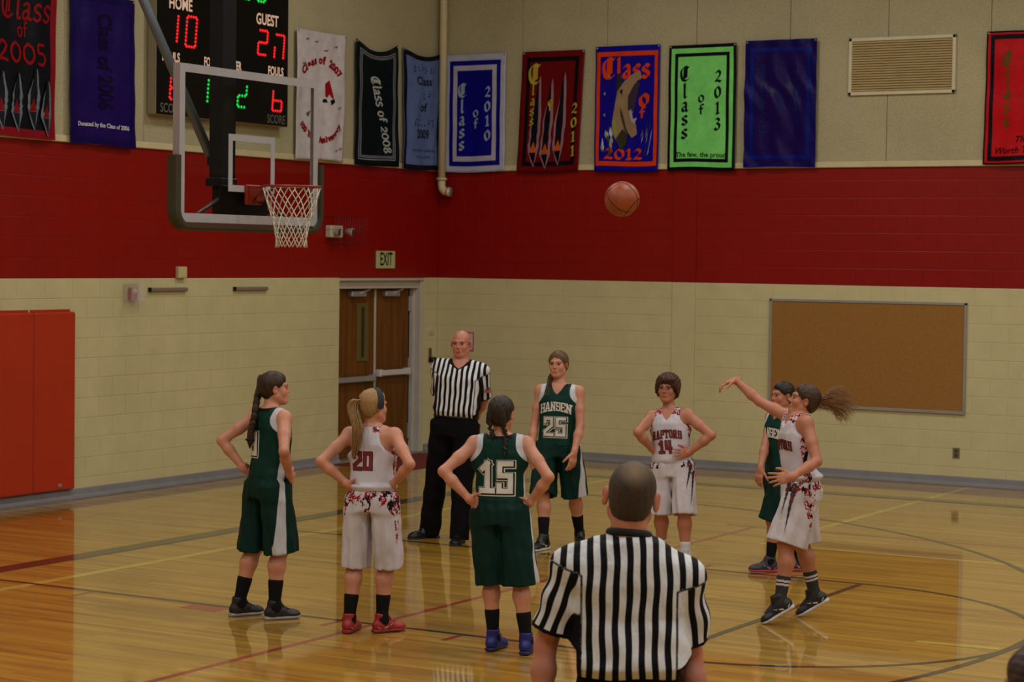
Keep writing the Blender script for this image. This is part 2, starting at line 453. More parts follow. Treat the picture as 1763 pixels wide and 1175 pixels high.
# broad-nib skeletons, unit cap height, (advance, strokes)
NIB = {
 'C': (.80, [[(.62,.86),(.40,.98),(.14,.78),(.10,.45),(.22,.10),(.50,.02),(.70,.16)], [(.36,.90),(.34,.12)], [(.34,.97),(.52,.88),(.70,.95)], [(.50,.80),(.50,.22)]]),
 'l': (.34, [[(.10,.95),(.17,.90),(.17,.12),(.26,.02),(.33,.08)]]),
 'a': (.56, [[(.10,.52),(.24,.62),(.38,.52),(.38,.12),(.46,.02),(.54,.08)], [(.38,.38),(.14,.28),(.12,.10),(.22,.02),(.38,.14)]]),
 's': (.50, [[(.42,.54),(.28,.63),(.12,.50),(.16,.38),(.36,.26),(.40,.12),(.24,.01),(.06,.10)]]),
 'o': (.54, [[(.25,.63),(.10,.48),(.10,.16),(.25,.01),(.42,.16),(.42,.48),(.25,.63)]]),
 'f': (.42, [[(.40,.90),(.28,.97),(.18,.82),(.18,.04)], [(.04,.58),(.36,.58)]]),
 '0': (.58, [[(.28,.80),(.10,.58),(.10,.22),(.28,.01),(.46,.22),(.46,.58),(.28,.80)]]),
 '1': (.36, [[(.06,.66),(.18,.78),(.18,.04)], [(.06,.02),(.30,.02)]]),
 '2': (.56, [[(.10,.62),(.24,.80),(.42,.66),(.36,.42),(.08,.06)], [(.08,.05),(.28,.09),(.48,.02)]]),
 '3': (.56, [[(.10,.70),(.26,.80),(.42,.66),(.24,.46)], [(.24,.46),(.44,.32),(.38,.06),(.20,-.02),(.06,.08)]]),
 '4': (.56, [[(.36,.02),(.36,.80),(.06,.28),(.50,.28)]]),
 '5': (.56, [[(.44,.80),(.14,.80),(.12,.48),(.34,.46),(.44,.26),(.32,.02),(.08,.04)]]),
 '6': (.56, [[(.42,.78),(.18,.58),(.10,.24),(.24,.01),(.44,.18),(.34,.42),(.12,.30)]]),
 '8': (.56, [[(.28,.42),(.12,.58),(.26,.80),(.42,.62),(.10,.22),(.26,.01),(.46,.20),(.28,.42)]]),
 ' ': (.35, []),
}
# block letters: strokes on a unit box
BLK = {
 '0': (.62, [[(.12,.1),(.12,.9),(.5,.9),(.5,.1),(.12,.1)]]),
 '1': (.46, [[(.06,.74),(.25,.9),(.25,.08)], [(.04,.08),(.44,.08)]]),
 '2': (.62, [[(.10,.70),(.10,.9),(.50,.9),(.50,.55),(.10,.25),(.10,.08),(.54,.08)]]),
 '3': (.62, [[(.10,.72),(.10,.9),(.50,.9),(.50,.1),(.10,.1),(.10,.28)], [(.25,.5),(.5,.5)]]),
 '4': (.62, [[(.10,.92),(.10,.38),(.54,.38)], [(.44,.92),(.44,.06)]]),
 '5': (.62, [[(.52,.9),(.12,.9),(.12,.54),(.50,.54),(.50,.08),(.10,.08),(.10,.24)]]),
 '9': (.62, [[(.50,.5),(.12,.5),(.12,.9),(.50,.9),(.50,.1),(.12,.1)]]),
 'H': (.66, [[(.12,.06),(.12,.94)], [(.54,.06),(.54,.94)], [(.12,.5),(.54,.5)], [(.03,.07),(.21,.07)], [(.45,.07),(.63,.07)], [(.03,.93),(.21,.93)], [(.45,.93),(.63,.93)]]),
 'A': (.70, [[(.12,.06),(.30,.94),(.40,.94),(.58,.06)], [(.2,.34),(.5,.34)], [(.03,.07),(.22,.07)], [(.48,.07),(.67,.07)]]),
 'N': (.70, [[(.14,.06),(.14,.94),(.54,.06),(.54,.94)], [(.03,.07),(.24,.07)], [(.44,.93),(.66,.93)]]),
 'S': (.60, [[(.50,.72),(.50,.9),(.12,.9),(.12,.52),(.50,.52),(.50,.1),(.10,.1),(.10,.28)]]),
 'E': (.62, [[(.52,.74),(.52,.92),(.12,.92),(.12,.08),(.54,.08),(.54,.26)], [(.12,.5),(.38,.5)]]),
 'R': (.66, [[(.12,.06),(.12,.92),(.50,.92),(.50,.50),(.12,.50)], [(.32,.50),(.54,.06)], [(.03,.07),(.22,.07)]]),
 'P': (.62, [[(.12,.06),(.12,.92),(.50,.92),(.50,.46),(.12,.46)], [(.03,.07),(.24,.07)]]),
 'T': (.62, [[(.31,.06),(.31,.92)], [(.04,.74),(.04,.92),(.58,.92),(.58,.74)], [(.20,.07),(.42,.07)]]),
 'O': (.64, [[(.12,.2),(.12,.8),(.24,.92),(.42,.92),(.54,.8),(.54,.2),(.42,.08),(.24,.08),(.12,.2)]]),
 ' ': (.3, []),
}
def stroke_text(body, style, h, weight, spacing=0.0, vertical=False, cond=1.0, grow=0.0, shear=0.0, vgap=.25):
    """-> list of quads (4 pts 2D). origin = left baseline (or top centre column for vertical)"""
    G = NIB if style != 'block' else BLK; quads = []; x = 0; y = 0; stroke_text.bounds = [0]
    for ch in body:
        adv, strokes = G[ch]
        if vertical: x = -adv*h*cond/2; y -= h*(.92 if ch in 'Clf' else .82 if ch.isdigit() else .68)
        for st in strokes:
            if style == 'block':
                for a, b in zip(st[:-1], st[1:]):
                    a = np.array(a, float)*(h*cond, h); b = np.array(b, float)*(h*cond, h); d = b-a; L = np.linalg.norm(d); d /= L; n = np.array([-d[1], d[0]])
                    e = weight*h/2+grow; a = a-d*e*.96; b = b+d*e*.96; k = max(1, int((L+2*e)/.02))
                    for i in range(k):
                        p = a+(b-a)*i/k; q = a+(b-a)*(i+1)/k; quads.append([p-n*e, q-n*e, q+n*e, p+n*e])
            else:
                P = [np.array(p)*(h*cond, h) for p in cat(st, 6)]
                nb = np.array([math.cos(R_(40)), math.sin(R_(40))])*weight*h/2 if style == 'nib' else np.array([0, 0])
                for i in range(len(P)-1):
                    d = P[i+1]-P[i]; L = np.linalg.norm(d)+1e-9; n = np.array([-d[1], d[0]])/L
                    def off(nn): 
                        e = nn*(.022*h+grow) if style == 'nib' else nn*(weight*h/2+grow)
                        return nb*np.sign(np.dot(nb, nn) or 1)+e if style == 'nib' else e
                    o = off(n); 
                    ext = d/L*.01*h; quads.append([P[i]-ext-o, P[i+1]+ext-o, P[i+1]+ext+o, P[i]-ext+o])
        # place this character
        start = getattr(stroke_text, '_s', 0)
        for q in quads[start:]:
            for j in range(4): q[j] = q[j]+np.array([x+shear*q[j][1], y])
        stroke_text._s = len(quads)
        if len(quads) > stroke_text.bounds[-1]: stroke_text.bounds.append(len(quads))
        if vertical: y -= vgap*h
        else: x += (adv*cond+spacing)*h
    stroke_text._s = 0
    return quads, x
def font_mesh(body, size, bold=0.0, shear=0.0, xs=1.0, align='CENTER', cut=.03, spacing=1.0):
    c = bpy.data.curves.new('lettering', 'FONT'); c.body = body; c.size = size; c.offset = bold; c.shear = shear; c.align_x = align; c.align_y = 'CENTER'
    c.resolution_u = 3; c.space_character = spacing
    o = bpy.data.objects.new('lettering', c); COL.objects.link(o); bpy.context.view_layer.update()
    dg = bpy.context.evaluated_depsgraph_get(); me = bpy.data.meshes.new_from_object(o.evaluated_get(dg))
    bm = bmesh.new(); bm.from_mesh(me)
    if cut and bm.verts:
        for ax in (0, 1):
            lo = min(v.co[ax] for v in bm.verts); hi = max(v.co[ax] for v in bm.verts); k = lo+cut
            while k < hi:
                pc = [0, 0, 0]; pc[ax] = k; no = [0, 0, 0]; no[ax] = 1
                bmesh.ops.bisect_plane(bm, geom=bm.verts[:]+bm.edges[:]+bm.faces[:], plane_co=pc, plane_no=no); k += cut
    bm.verts.ensure_lookup_table(); bm.verts.index_update()
    vs = [(v.co.x*xs, v.co.y) for v in bm.verts]; fs = [tuple(v.index for v in f.verts) for f in bm.faces]
    bm.free(); bpy.data.objects.remove(o); bpy.data.meshes.remove(me); bpy.data.curves.remove(c)
    return vs, fs
def poly_mesh(pts, cut=.035):
    bm = bmesh.new(); vs = [bm.verts.new((p[0], p[1], 0)) for p in pts]; es = [bm.edges.new((vs[i], vs[(i+1) % len(vs)])) for i in range(len(vs))]
    bmesh.ops.triangle_fill(bm, edges=es, use_beauty=True)
    for ax in (0, 1):
        lo = min(v.co[ax] for v in bm.verts); hi = max(v.co[ax] for v in bm.verts); k = lo+cut
        while k < hi:
            pc = [0, 0, 0]; pc[ax] = k; no = [0, 0, 0]; no[ax] = 1
            bmesh.ops.bisect_plane(bm, geom=bm.verts[:]+bm.edges[:]+bm.faces[:], plane_co=pc, plane_no=no); k += cut
    bm.verts.index_update(); out = ([(v.co.x, v.co.y) for v in bm.verts], [tuple(v.index for v in f.verts) for f in bm.faces]); bm.free(); return out

# ------------------------------------------------------------------ banners
_cm = {}
def satin(c, rough=.42):
    k = (c, rough)
    if k not in _cm:
        t = NT('banner cloth %d %d %d' % c); pos = t.n('ShaderNodeNewGeometry').outputs['Position']
        f = t.noise(pos, 9, 4)
        t.base(t.ramp(f, [(.3, tuple(x*.88 for x in s2l(c))+(1,)), (.7, tuple(min(1, x*1.08) for x in s2l(c))+(1,))]))
        t.set(Roughness=rough); t.b.inputs['Specular IOR Level'].default_value = .10 if rough > .3 else .3; t.bump(t.noise(pos, 16, 4, .6), .5, .010); _cm[k] = t.m
    return _cm[k]
class Banner:
    def __init__(s, side, u0, u1, z0, z1, col, label, sag=.0, amp=.010, seed=1, skew=(0, 0), diag=0.0, rough=.42):
        s.side, s.u0, s.w, s.z0, s.h = side, u0, u1-u0, z0, z1-z0
        s.sag, s.amp, s.skew, s.diag = sag, amp, skew, diag
        r = np.random.RandomState(seed); s.k = r.uniform(4, 11, 6)/.9*.9; s.p = r.uniform(0, 6.28, 8); s.col = col; s.lay = 0
        W = wall_pt(side); s.o = empty('class_banner', W(u0+s.w/2, .03, z0)); tag(s.o, label, 'banner', 'class banners hung along the gym walls')
        n, m = 30, 46; V = []; F = []
        for side_ in (0, 1):
            for j in range(m+1):
                for i in range(n+1): V.append(s.map(s.w*i/n, s.h*j/m, -.004 if side_ else 0))
        N = (n+1)*(m+1)
        for j in range(m):
            for i in range(n):
                a = j*(n+1)+i; F += [(a, a+1, a+n+2, a+n+1), (N+a, N+a+n+1, N+a+n+2, N+a+1)]
        for i in range(n): F += [(i, N+i, N+i+1, i+1), (m*(n+1)+i, m*(n+1)+i+1, N+m*(n+1)+i+1, N+m*(n+1)+i)]
        for j in range(m): F += [(j*(n+1), (j+1)*(n+1), N+(j+1)*(n+1), N+j*(n+1)), (j*(n+1)+n, N+j*(n+1)+n, N+(j+1)*(n+1)+n, (j+1)*(n+1)+n)]
        mb = MB(); mb.add(V, F, 0, True); mb.build('cloth', satin(col, rough), s.o)
        g = MB()
        for q in (.02, s.w-.02): g.lathe(s.map(q, s.h-.02, .006), (1, 0, 0) if side == 'L' else (0, 1, 0), [(.004, -.003), (.012, 0), (.012, .004), (.004, .005)], 10)
        g.build('grommets', MT['alu'], s.o)
    def map(s, x, y, off=0):
        t = y/s.h; u = x/s.w
        xx = s.u0+x+s.skew[0]*(t-.5)+s.skew[1]*(u-.5)*(1-t)
        yy = y-s.sag*math.sin(math.pi*u)*t**3+ .008*math.sin(5*u+s.p[0])*(1-t)
        k = s.k; p = s.p; a = s.amp
        n = a*(.9*math.sin(k[0]*x+p[1]+1.5*math.sin(2*y+p[2]))+.7*math.sin(k[1]*1.7*x+1.1*y+p[3])*(1.1-.7*t)+.5*math.sin(k[2]*1.2*y+3*x+p[4])+.35*math.sin(24*x-5*y+p[5]))
        if s.diag:
            n += s.diag*abs(math.sin(9*(x+.55*abs(x-s.w*.45)+.75*y)+p[6]))*(1-.6*abs(t-.5))+s.diag*.5*math.sin(23*x+9*y+2*math.sin(7*y))
        return wall_pt(s.side)(xx, .050+s.amp*1.5+n+off, s.z0+yy)
    def put(s, vs, fs, col, name='lettering'):
        s.lay += 1; mb = MB(); mb.add([s.map(min(max(x, .002), s.w-.002), y, .0022+.0009*s.lay) for x, y in vs], fs, 0, True)
        o = mb.build(name, satin(col) if isinstance(col, tuple) else col, s.o); return o
    def quads(s, qs, col, at, name='lettering', rot=0):
        c, sn = math.cos(rot), math.sin(rot); lay = s.lay; bd = list(stroke_text.bounds)
        for b0, b1 in zip(bd[:-1], bd[1:]):        # one object per letter
            V = []; F = []
            for q in qs[b0:b1]:
                b = len(V)
                for p in q: V.append((at[0]+p[0]*c-p[1]*sn, at[1]+p[0]*sn+p[1]*c))
                F.append((b, b+1, b+2, b+3))
            s.lay = lay; s.put(V, F, col, 'letter')
    def ring(s, a, b, col, name='border'):
        """band between inset a and inset b"""
        V = []; F = []
        def rect(x0, x1, y0, y1):
            n = max(1, int((x1-x0)/.03)); m = max(1, int((y1-y0)/.03)); b_ = len(V)
            for j in range(m+1):
                for i in range(n+1): V.append((x0+(x1-x0)*i/n, y0+(y1-y0)*j/m))
            for j in range(m):
                for i in range(n): q = b_+j*(n+1)+i; F.append((q, q+1, q+n+2, q+n+1))
        a0, b0 = (a, b) if not isinstance(a, tuple) else (a[0], b[0]); a1, b1 = (a, b) if not isinstance(a, tuple) else (a[1], b[1])
        rect(a0, s.w-a0, a1, b1); rect(a0, s.w-a0, s.h-b1, s.h-a1); rect(a0, b0, b1, s.h-b1); rect(s.w-b0, s.w-a0, b1, s.h-b1)
        return s.put(V, F, col, name)
    def text(s, body, size, col, at, rot=0, bold=.0, shear=0, xs=1.0, name='lettering'):
        vs, fs = font_mesh(body, size, bold, shear, xs); c, sn = math.cos(rot), math.sin(rot)
        return s.put([(at[0]+x*c-y*sn, at[1]+x*sn+y*c) for x, y in vs], fs, col, name)
    def poly(s, pts, col, name='printed_figure'):
        pts = [(p[0]*s.w, p[1]*s.h) for p in pts]; vs, fs = poly_mesh(pts); return s.put(vs, fs, col, name)
    def column(s, word, h, col, top, style='nib', wt=.16, cond=1.0, vgap=.25):
        q, _ = stroke_text(word, style, h, wt, vertical=True, cond=cond, vgap=vgap); return s.quads(q, col, (top[0]*s.w, top[1]*s.h))
BK = (14, 14, 18)
# 2005
b = Banner('L', -8.20, -7.245, 3.61, 5.115, (16, 15, 24), 'black class banner with red script 2005 and grey claws, farthest left on the wall', seed=3)
b.ring(0, .085, (132, 16, 30))
q, wd = stroke_text('Class', 'script', .26, .11, shear=.12); b.quads(q, (140, 14, 20), (.16, 1.14))
q, wd = stroke_text('of', 'script', .15, .13); b.quads(q, (140, 14, 20), (.40, .97))
q, wd = stroke_text('2005', 'script', .24, .12, cond=1.25, shear=-.1); b.quads(q, (140, 14, 20), (.14, .72))
def claws(b, xs, y0, y1, c_out, c_in, c_root, c_tip, lean=.03, wid=.055):
    for i, (x, dy) in enumerate(xs):
        r = np.random.RandomState(i+5); n = 12; L = []; Rr = []
        for k in range(n+1):
            t = k/n; yy = y0+dy*.5+(y1+dy-y0-dy*.5)*t; ww = wid*min(1., ((1-t)*1.7)**.8)*(.86+.28*r.rand())+.002
            cx = x+lean*t; L.append((cx-ww, yy)); Rr.append((cx+ww, yy))
        tip = [(x-.015, y0+dy*.5-.09), (x+wid*.3, y0+dy*.5-.13)]
        b.poly([*tip, *Rr, *L[::-1]], c_out, 'claw_mark')
        sh = [(x+(p[0]-x)*.58+.002, y0+dy*.5+.03+(p[1]-y0-dy*.5)*.92) for p in [*Rr, *L[::-1]]]
        b.poly(sh, c_in, 'claw_mark')
        b.poly([(x-wid*.75, y0+dy*.5-.01), (x+wid*.7, y0+dy*.5), (x+wid*.1, y0+dy*.5+.085)], c_root, 'claw_mark')
        b.poly([(x-wid*.7, y0+dy*.5-.01), (x+wid*.62, y0+dy*.5-.005), (x+wid*.35, y0+dy*.5-.115)], c_tip, 'claw_mark')
claws(b, [(.20, .0), (.42, 0), (.645, .04), (.83, -.03)], .16, .41, (104, 116, 124), (20, 22, 30), (120, 20, 26), (26, 28, 36), lean=.04, wid=.075)
# 2006
b = Banner('L', -7.02, -6.06, 3.59, 5.11, (31, 11, 88), 'deep purple banner with dark sideways lettering and a small white line at the foot', seed=4, skew=(-.02, .05), amp=.008)
b.ring(0, .07, (24, 9, 76))
b.text('Class of 2006', .30, (18, 5, 46), (.50, .85), rot=-math.pi/2, bold=.007, xs=.60)
b.text('Donated by the Class of 2006', .062, (215, 210, 225), (.48, .20), bold=.001)
# 2007
b = Banner('L', -3.225, -2.245, 3.62, 5.12, (205, 196, 200), 'white class banner with red curved lettering and a red and black figure', seed=5, amp=.012)
def arc_text(b, body, size, col, c, r, a0, a1, flip=False):
    n = len(body)
    for i, ch in enumerate(body):
        if ch == ' ': continue
        a = R_(a0+(a1-a0)*(i+.5)/n); p = (c[0]+r*math.cos(a), c[1]+r*math.sin(a))
        b.lay = 1; b.text(ch, size, col, p, rot=a-math.pi/2 if not flip else a+math.pi/2, bold=.008)
arc_text(b, 'Class of 2007', .125, (140, 14, 22), (.50, .65), .52, 136, 44)
arc_text(b, '100 Year Anniversary', .095, (140, 14, 22), (.50, .69), .46, 214, 326, True)
b.poly([(.58,.60),(.66,.63),(.70,.57),(.74,.50),(.72,.485),(.66,.52),(.62,.49),(.585,.50)], (150, 16, 24))
b.poly([(.54,.475),(.60,.48),(.63,.455),(.54,.45)], BK); b.poly([(.68,.47),(.75,.49),(.76,.46),(.70,.435)], BK)
b.poly([(.30,.40),(.36,.47),(.44,.46),(.46,.38),(.42,.30),(.37,.22),(.35,.30),(.31,.33)], (72, 66, 68)); b.poly([(.22,.36),(.29,.38),(.25,.33)], (72, 66, 68)); b.poly([(.28,.10),(.31,.12),(.29,.05)], (72, 66, 68))
for p in ((.2,.93),(.4,.92),(.8,.90),(.6,.86),(.12,.74),(.85,.42),(.8,.08),(.9,.1)): b.poly([(p[0]-.04,p[1]),(p[0]+.05,p[1]+.012),(p[0]+.03,p[1]-.006)], (120, 112, 118))
# 2008
b = Banner('L', -2.00, -1.065, 3.605, 5.12, (10, 22, 24), 'dark green banner with white slanted script lettering reading downwards', sag=.12, seed=6, skew=(-.02, 0), amp=.008)
b.ring(.075, .085, (150, 150, 158)); b.ring(.098, .13, (104, 106, 118))
q, wd = stroke_text('Class of 2008', 'script', .185, .13, shear=.30, cond=.88, spacing=-.02); b.quads(q, (176, 182, 180), (.31, 1.14), rot=R_(-72))
# 2009
b = Banner('L', -.955, -.075, 3.60, 5.11, (96, 116, 168), 'pale blue satin banner with dark edges, raised dots and plain lettering', sag=.08, seed=7, amp=.014)
b.ring(0, .065, (18, 16, 30))
for body, y in (('Class', .76), ('of', .53), ('2009', .30)): b.text(body, .16, (24, 26, 44), (b.w*.5, b.h*y), bold=.003)
for y, n_ in ((.885, 6), (.65, 3), (.42, 6)):
    V = []; F = []; r = np.random.RandomState(int(y*100))
    for i in range(n_):
        for a in (0, 1):
            for c_ in (0, 1, 2):
                if r.rand() < .5: continue
                cx = b.w*.5+(i-(n_-1)/2)*.085+a*.03; cy = b.h*y-c_*.032; k = len(V)
                V += [(cx+.011*math.cos(j*math.pi/3), cy+.011*math.sin(j*math.pi/3)) for j in range(6)]; F.append(tuple(range(k, k+6)))
    b.put(V, F, (24, 26, 44), 'raised_dots')
b.text('Larry Prince   Sophia Lang', .05, (30, 32, 50), (b.w*.5, .25)); b.text('Tina Lee   Jo Grant', .045, (44, 48, 74), (b.w*.5, .17))
# 2010
b = Banner('B', .115, 1.005, 3.59, 5.085, (176, 176, 200), 'blue banner with white borders and white blackletter words, right of the pipe', seed=8, amp=.006)
b.ring((.07, .08), (b.w/2-.01, .2), (14, 12, 128), 'field'); b.ring((.2, .2), (b.w/2-.003, b.h/2), (14, 12, 128), 'field')
b.ring((.125, .14), (.185, .205), (176, 172, 186))
LC = (150, 158, 190)
b.column('Class', .17, LC, (.29, .745)); b.column('of', .13, LC, (.52, .53), cond=1.3); b.column('2010', .155, LC, (.72, .72), vgap=.36)
# 2011
b = Banner('B', 1.225, 2.10, 3.585, 5.085, (104, 8, 14), 'dark red banner with three black talons and yellow blackletter words', seed=9, skew=(.07, 0), amp=.006)
b.ring((.07, .075), (.12, .13), (18, 8, 20))
claws(b, [(.24, 0), (.44, -.03), (.645, .02)], .17, .80, (150, 112, 122), (20, 14, 26), (196, 84, 26), (10, 10, 14), lean=.075, wid=.080)
YL = (172, 156, 50)
b.quads(stroke_text('C', 'nib', .24, .14)[0], YL, (.10, 1.10)); b.column('lass', .13, YL, (.205, .72), vgap=.3); b.column('of', .12, YL, (.50, .60), vgap=-.4, cond=1.2); b.column('2011', .15, YL, (.90, .56), vgap=.35)
# 2012
b = Banner('B', 2.29, 3.17, 3.575, 5.11, (20, 10, 140), 'royal blue banner with orange border and a leaping open-jawed creature', seed=10, amp=.007)
OR = (214, 62, 8)
b.ring((.022, .07), (.068, .125), OR)
q, wd = stroke_text('Class', 'nib', .25, .17, cond=.98); b.quads(q, OR, (.09, 1.14))
q, wd = stroke_text('o', 'nib', .22, .22, cond=1.3); b.quads(q, OR, (.60, .80)); q, wd = stroke_text('f', 'nib', .14, .22, cond=1.5); b.quads(q, OR, (.61, .65))
q, wd = stroke_text('2012', 'nib', .15, .24, cond=1.75); b.quads(q, OR, (.13, .155))
b.poly([(.35,.78),(.40,.78),(.44,.68),(.40,.60),(.34,.62)], (46, 44, 30)); b.poly([(.28,.40),(.32,.52),(.36,.64),(.46,.72),(.60,.78),(.70,.80),(.73,.74),(.66,.72),(.60,.66),(.62,.52),(.58,.44),(.64,.38),(.66,.30),(.58,.27),(.52,.32),(.48,.22),(.40,.20),(.33,.26),(.28,.32)], (146, 122, 92))
b.poly([(.52,.60),(.62,.70),(.70,.71),(.66,.60),(.62,.50),(.56,.46),(.52,.50)], (58, 46, 62)); b.poly([(.54,.48),(.57,.50),(.60,.42),(.66,.43),(.62,.38),(.57,.40)], (172, 160, 182))
b.poly([(.29,.40),(.32,.42),(.36,.30),(.34,.27),(.29,.31)], (140, 148, 74)); b.poly([(.40,.52),(.44,.46),(.50,.34),(.56,.28),(.47,.33),(.41,.44)], (70, 54, 40)); b.poly([(.39,.64),(.44,.66),(.43,.61)], (30, 26, 22)); b.poly([(.34,.26),(.44,.34),(.52,.30),(.50,.22),(.42,.17)], (54, 52, 34))
for i in range(22):
    r = np.random.RandomState(i); a = -1 if i % 2 else 1; x = .5+a*(.20+.17*r.rand()); y = .12+.20*r.rand(); dx = a*.03
    b.poly([(x, y), (x+.012, y+.02), (x+dx+.01, y+.06+.05*r.rand()), (x+dx-.004, y+.03)], [(150, 150, 120), (190, 196, 214), (60, 64, 60)][i % 3], 'splash')
for p in ((.17,.62),(.17,.45),(.23,.76)): b.poly([(p[0]-.02,p[1]),(p[0]+.02,p[1]+.015),(p[0]+.015,p[1]-.018)], (130, 132, 110), 'splash')
# 2013
b = Banner('B', 3.29, 4.18, 3.58, 5.085, (10, 14, 14), 'lime green banner with black border and black blackletter words', seed=11, amp=.008)
LG = (122, 214, 112)
b.ring((.035, .04), (b.w/2, .3), LG, 'field'); b.ring((.3, .3), (b.w/2-.003, b.h/2), LG, 'field'); b.ring((.085, .10), (.125, .14), BK)
b.column('Class', .175, BK, (.25, .82)); b.column('of', .13, BK, (.50, .60), cond=1.3); b.column('2013', .165, BK, (.74, .79), vgap=.32)
b.text('The few, the proud', .085, BK, (b.w*.5, .185), bold=.001)
# 2014
b = Banner('B', 4.30, 5.20, 3.61, 5.10, (29, 11, 80), 'crumpled purple satin banner with faint blue lettering, left of the air vent', seed=12, amp=.011, diag=.016, rough=.33)
BL = (10, 24, 116)
b.ring(0, .045, (18, 12, 96)); b.ring((.07, .09), (.12, .14), BL)
BL2 = (20, 26, 92)
b.column('Class', .17, BL2, (.25, .80)); b.column('of', .12, BL2, (.50, .60), cond=1.2); b.column('2014', .16, BL2, (.72, .76), vgap=.3)
# 2015
b = Banner('B', 7.205, 8.11, 3.62, 5.09, (20, 6, 12), 'bright red satin banner with black borders and gold letters, at the far right edge', seed=13, amp=.012, skew=(.02, 0))
RD = (190, 18, 26)
b.ring((.018, .018), (.07, .07), RD, 'field'); b.ring((.04, .05), (b.w/2, .35), RD, 'field'); b.ring((.35, .35), (b.w/2-.003, b.h/2), RD, 'field'); b.ring((.05, .04), (.095, .09), (18, 8, 22))
GD = (98, 72, 22)
b.column('Class', .17, GD, (.28, .84)); b.column('of', .12, GD, (.52, .60), cond=1.2); b.column('2015', .16, GD, (.76, .84), vgap=.35)
b.text('The Time', .10, (30, 6, 12), (.55, .27), shear=.3, bold=.001); b.text('Worth The Wait', .10, (30, 6, 12), (b.w*.52, .15), shear=.3, bold=.001)

# ------------------------------------------------------------------ wall fixtures
def fixture(name, side, u, n, z, label, cat_): return tag(empty(name, wall_pt(side)(u, n, z)), label, cat_)
WLf = wall_pt('L'); WBf = wall_pt('B')
# wall pads
MT['pad'] = simple('red vinyl pad', (176, 44, 16), .38, var=.05, bump=.15, bscale=8, bdist=.01)
for u0, u1, lb, gp in ((-7.53, -6.935, 'red vinyl wall pad at the right end of the row', None), (-8.14, -7.535, 'red vinyl wall pad cut off by the left edge of the photo', None)):
    m_ = MB(); wbox(m_, 'L', u0, u1, .0, .07, .11, 1.90, 0, .018); p = m_.build('wall_pad', MT['pad'], None, WLf((u0+u1)/2, 0, .11)); tag(p, lb, 'wall pad', 'red wall pads')
    m_ = MB(); wbox(m_, 'L', u0, u1-.03, .0, .012, 1.90, 1.925, 0); m_.build('nailing_flange', MT['pad'], p)
    if u0 > -7.6: m_ = MB(); wbox(m_, 'L', -7.19, -7.14, .068, .074, .15, .18, 0, .002); m_.build('maker_tag', MT['alu'], p)
# cork board
t = fixture('bulletin_board', 'B', 5.84, 0, .80, 'large empty cork notice board with an aluminium frame on the cream wall', 'notice board')
ck = NT('cork'); pv = ck.n('ShaderNodeNewGeometry').outputs['Position']
ck.base(ck.ramp(ck.noise(pv, 120, 4, .7), [(.3, rgba((126, 86, 30))), (.7, rgba((166, 116, 46)))])); ck.set(Roughness=.75)
m_ = MB(); wbox(m_, 'B', 4.66, 7.03, .0, .02, .83, 2.04); m_.build('cork_panel', ck.m, t)
for a in ((4.645, 4.675, .80, 2.065), (7.01, 7.04, .83, 2.065), (4.645, 7.04, 2.035, 2.065), (4.645, 7.04, .805, .84)):
    m_ = MB(); wbox(m_, 'B', a[0], a[1], 0, .03, a[2], a[3], 0, .004); m_.build('frame_rail', MT['alu'], t)
# vent
t = fixture('air_vent', 'B', 6.215, 0, 4.425, 'cream louvred air return grille high on the wall', 'vent')
m_ = MB(); wbox(m_, 'B', 5.60, 6.83, .014, .018, 4.44, 5.07); m_.build('backing', simple('vent back', (110, 92, 60), .8), t)
vf = simple('vent frame', (206, 196, 168), .45); vs_ = simple('vent slat', (188, 166, 118), .45)
for a in ((5.578, 5.618, 4.425, 5.083), (6.812, 6.852, 4.425, 5.083), (5.578, 6.852, 5.043, 5.083), (5.578, 6.852, 4.425, 4.465)):
    m_ = MB(); wbox(m_, 'B', a[0], a[1], .014, .045, a[2], a[3], 0, .005); m_.build('frame_rail', vf, t)
for i in range(20):
    z = 4.478+i*.0288; m_ = MB(); m_.add([WBf(5.615, .020, z+.014), WBf(6.815, .020, z+.014), WBf(6.815, .038, z-.008), WBf(5.615, .038, z-.008), WBf(5.615, .024, z+.016), WBf(6.815, .024, z+.016), WBf(6.815, .042, z+.001), WBf(5.615, .042, z+.001)],
        [(0, 1, 2, 3), (4, 5, 6, 7), (2, 3, 7, 6), (0, 1, 5, 4), (0, 3, 7, 4), (1, 2, 6, 5)]); m_.build('slat', vs_, t)
# outlet
t = fixture('power_outlet', 'B', 6.945, 0, .30, 'small steel power outlet low on the cream wall right of the notice board', 'outlet')
m_ = MB(); wbox(m_, 'B', 6.905, 6.985, 0, .008, .305, .425, 0, .003); m_.build('cover_plate', simple('outlet plate', (120, 112, 92), .4, .3), t)
for z in (.34, .39): m_ = MB(); wbox(m_, 'B', 6.928, 6.962, .007, .012, z-.017, z+.017, 0, .005); m_.build('socket', simple('socket', (60, 54, 44), .5), t)
# paper notice
m_ = MB(); wbox(m_, 'B', .40, .555, .0, .006, 1.30, 1.545); t = m_.build('paper_notice', simple('pink paper edge', (196, 60, 70), .6), None, WBf(.48, 0, 1.3)); tag(t, 'small red-edged paper notice taped behind the far referee head', 'notice')
m_ = MB(); wbox(m_, 'B', .415, .54, .006, .008, 1.32, 1.53); m_.build('sheet', simple('paper', (196, 188, 190), .7), t)
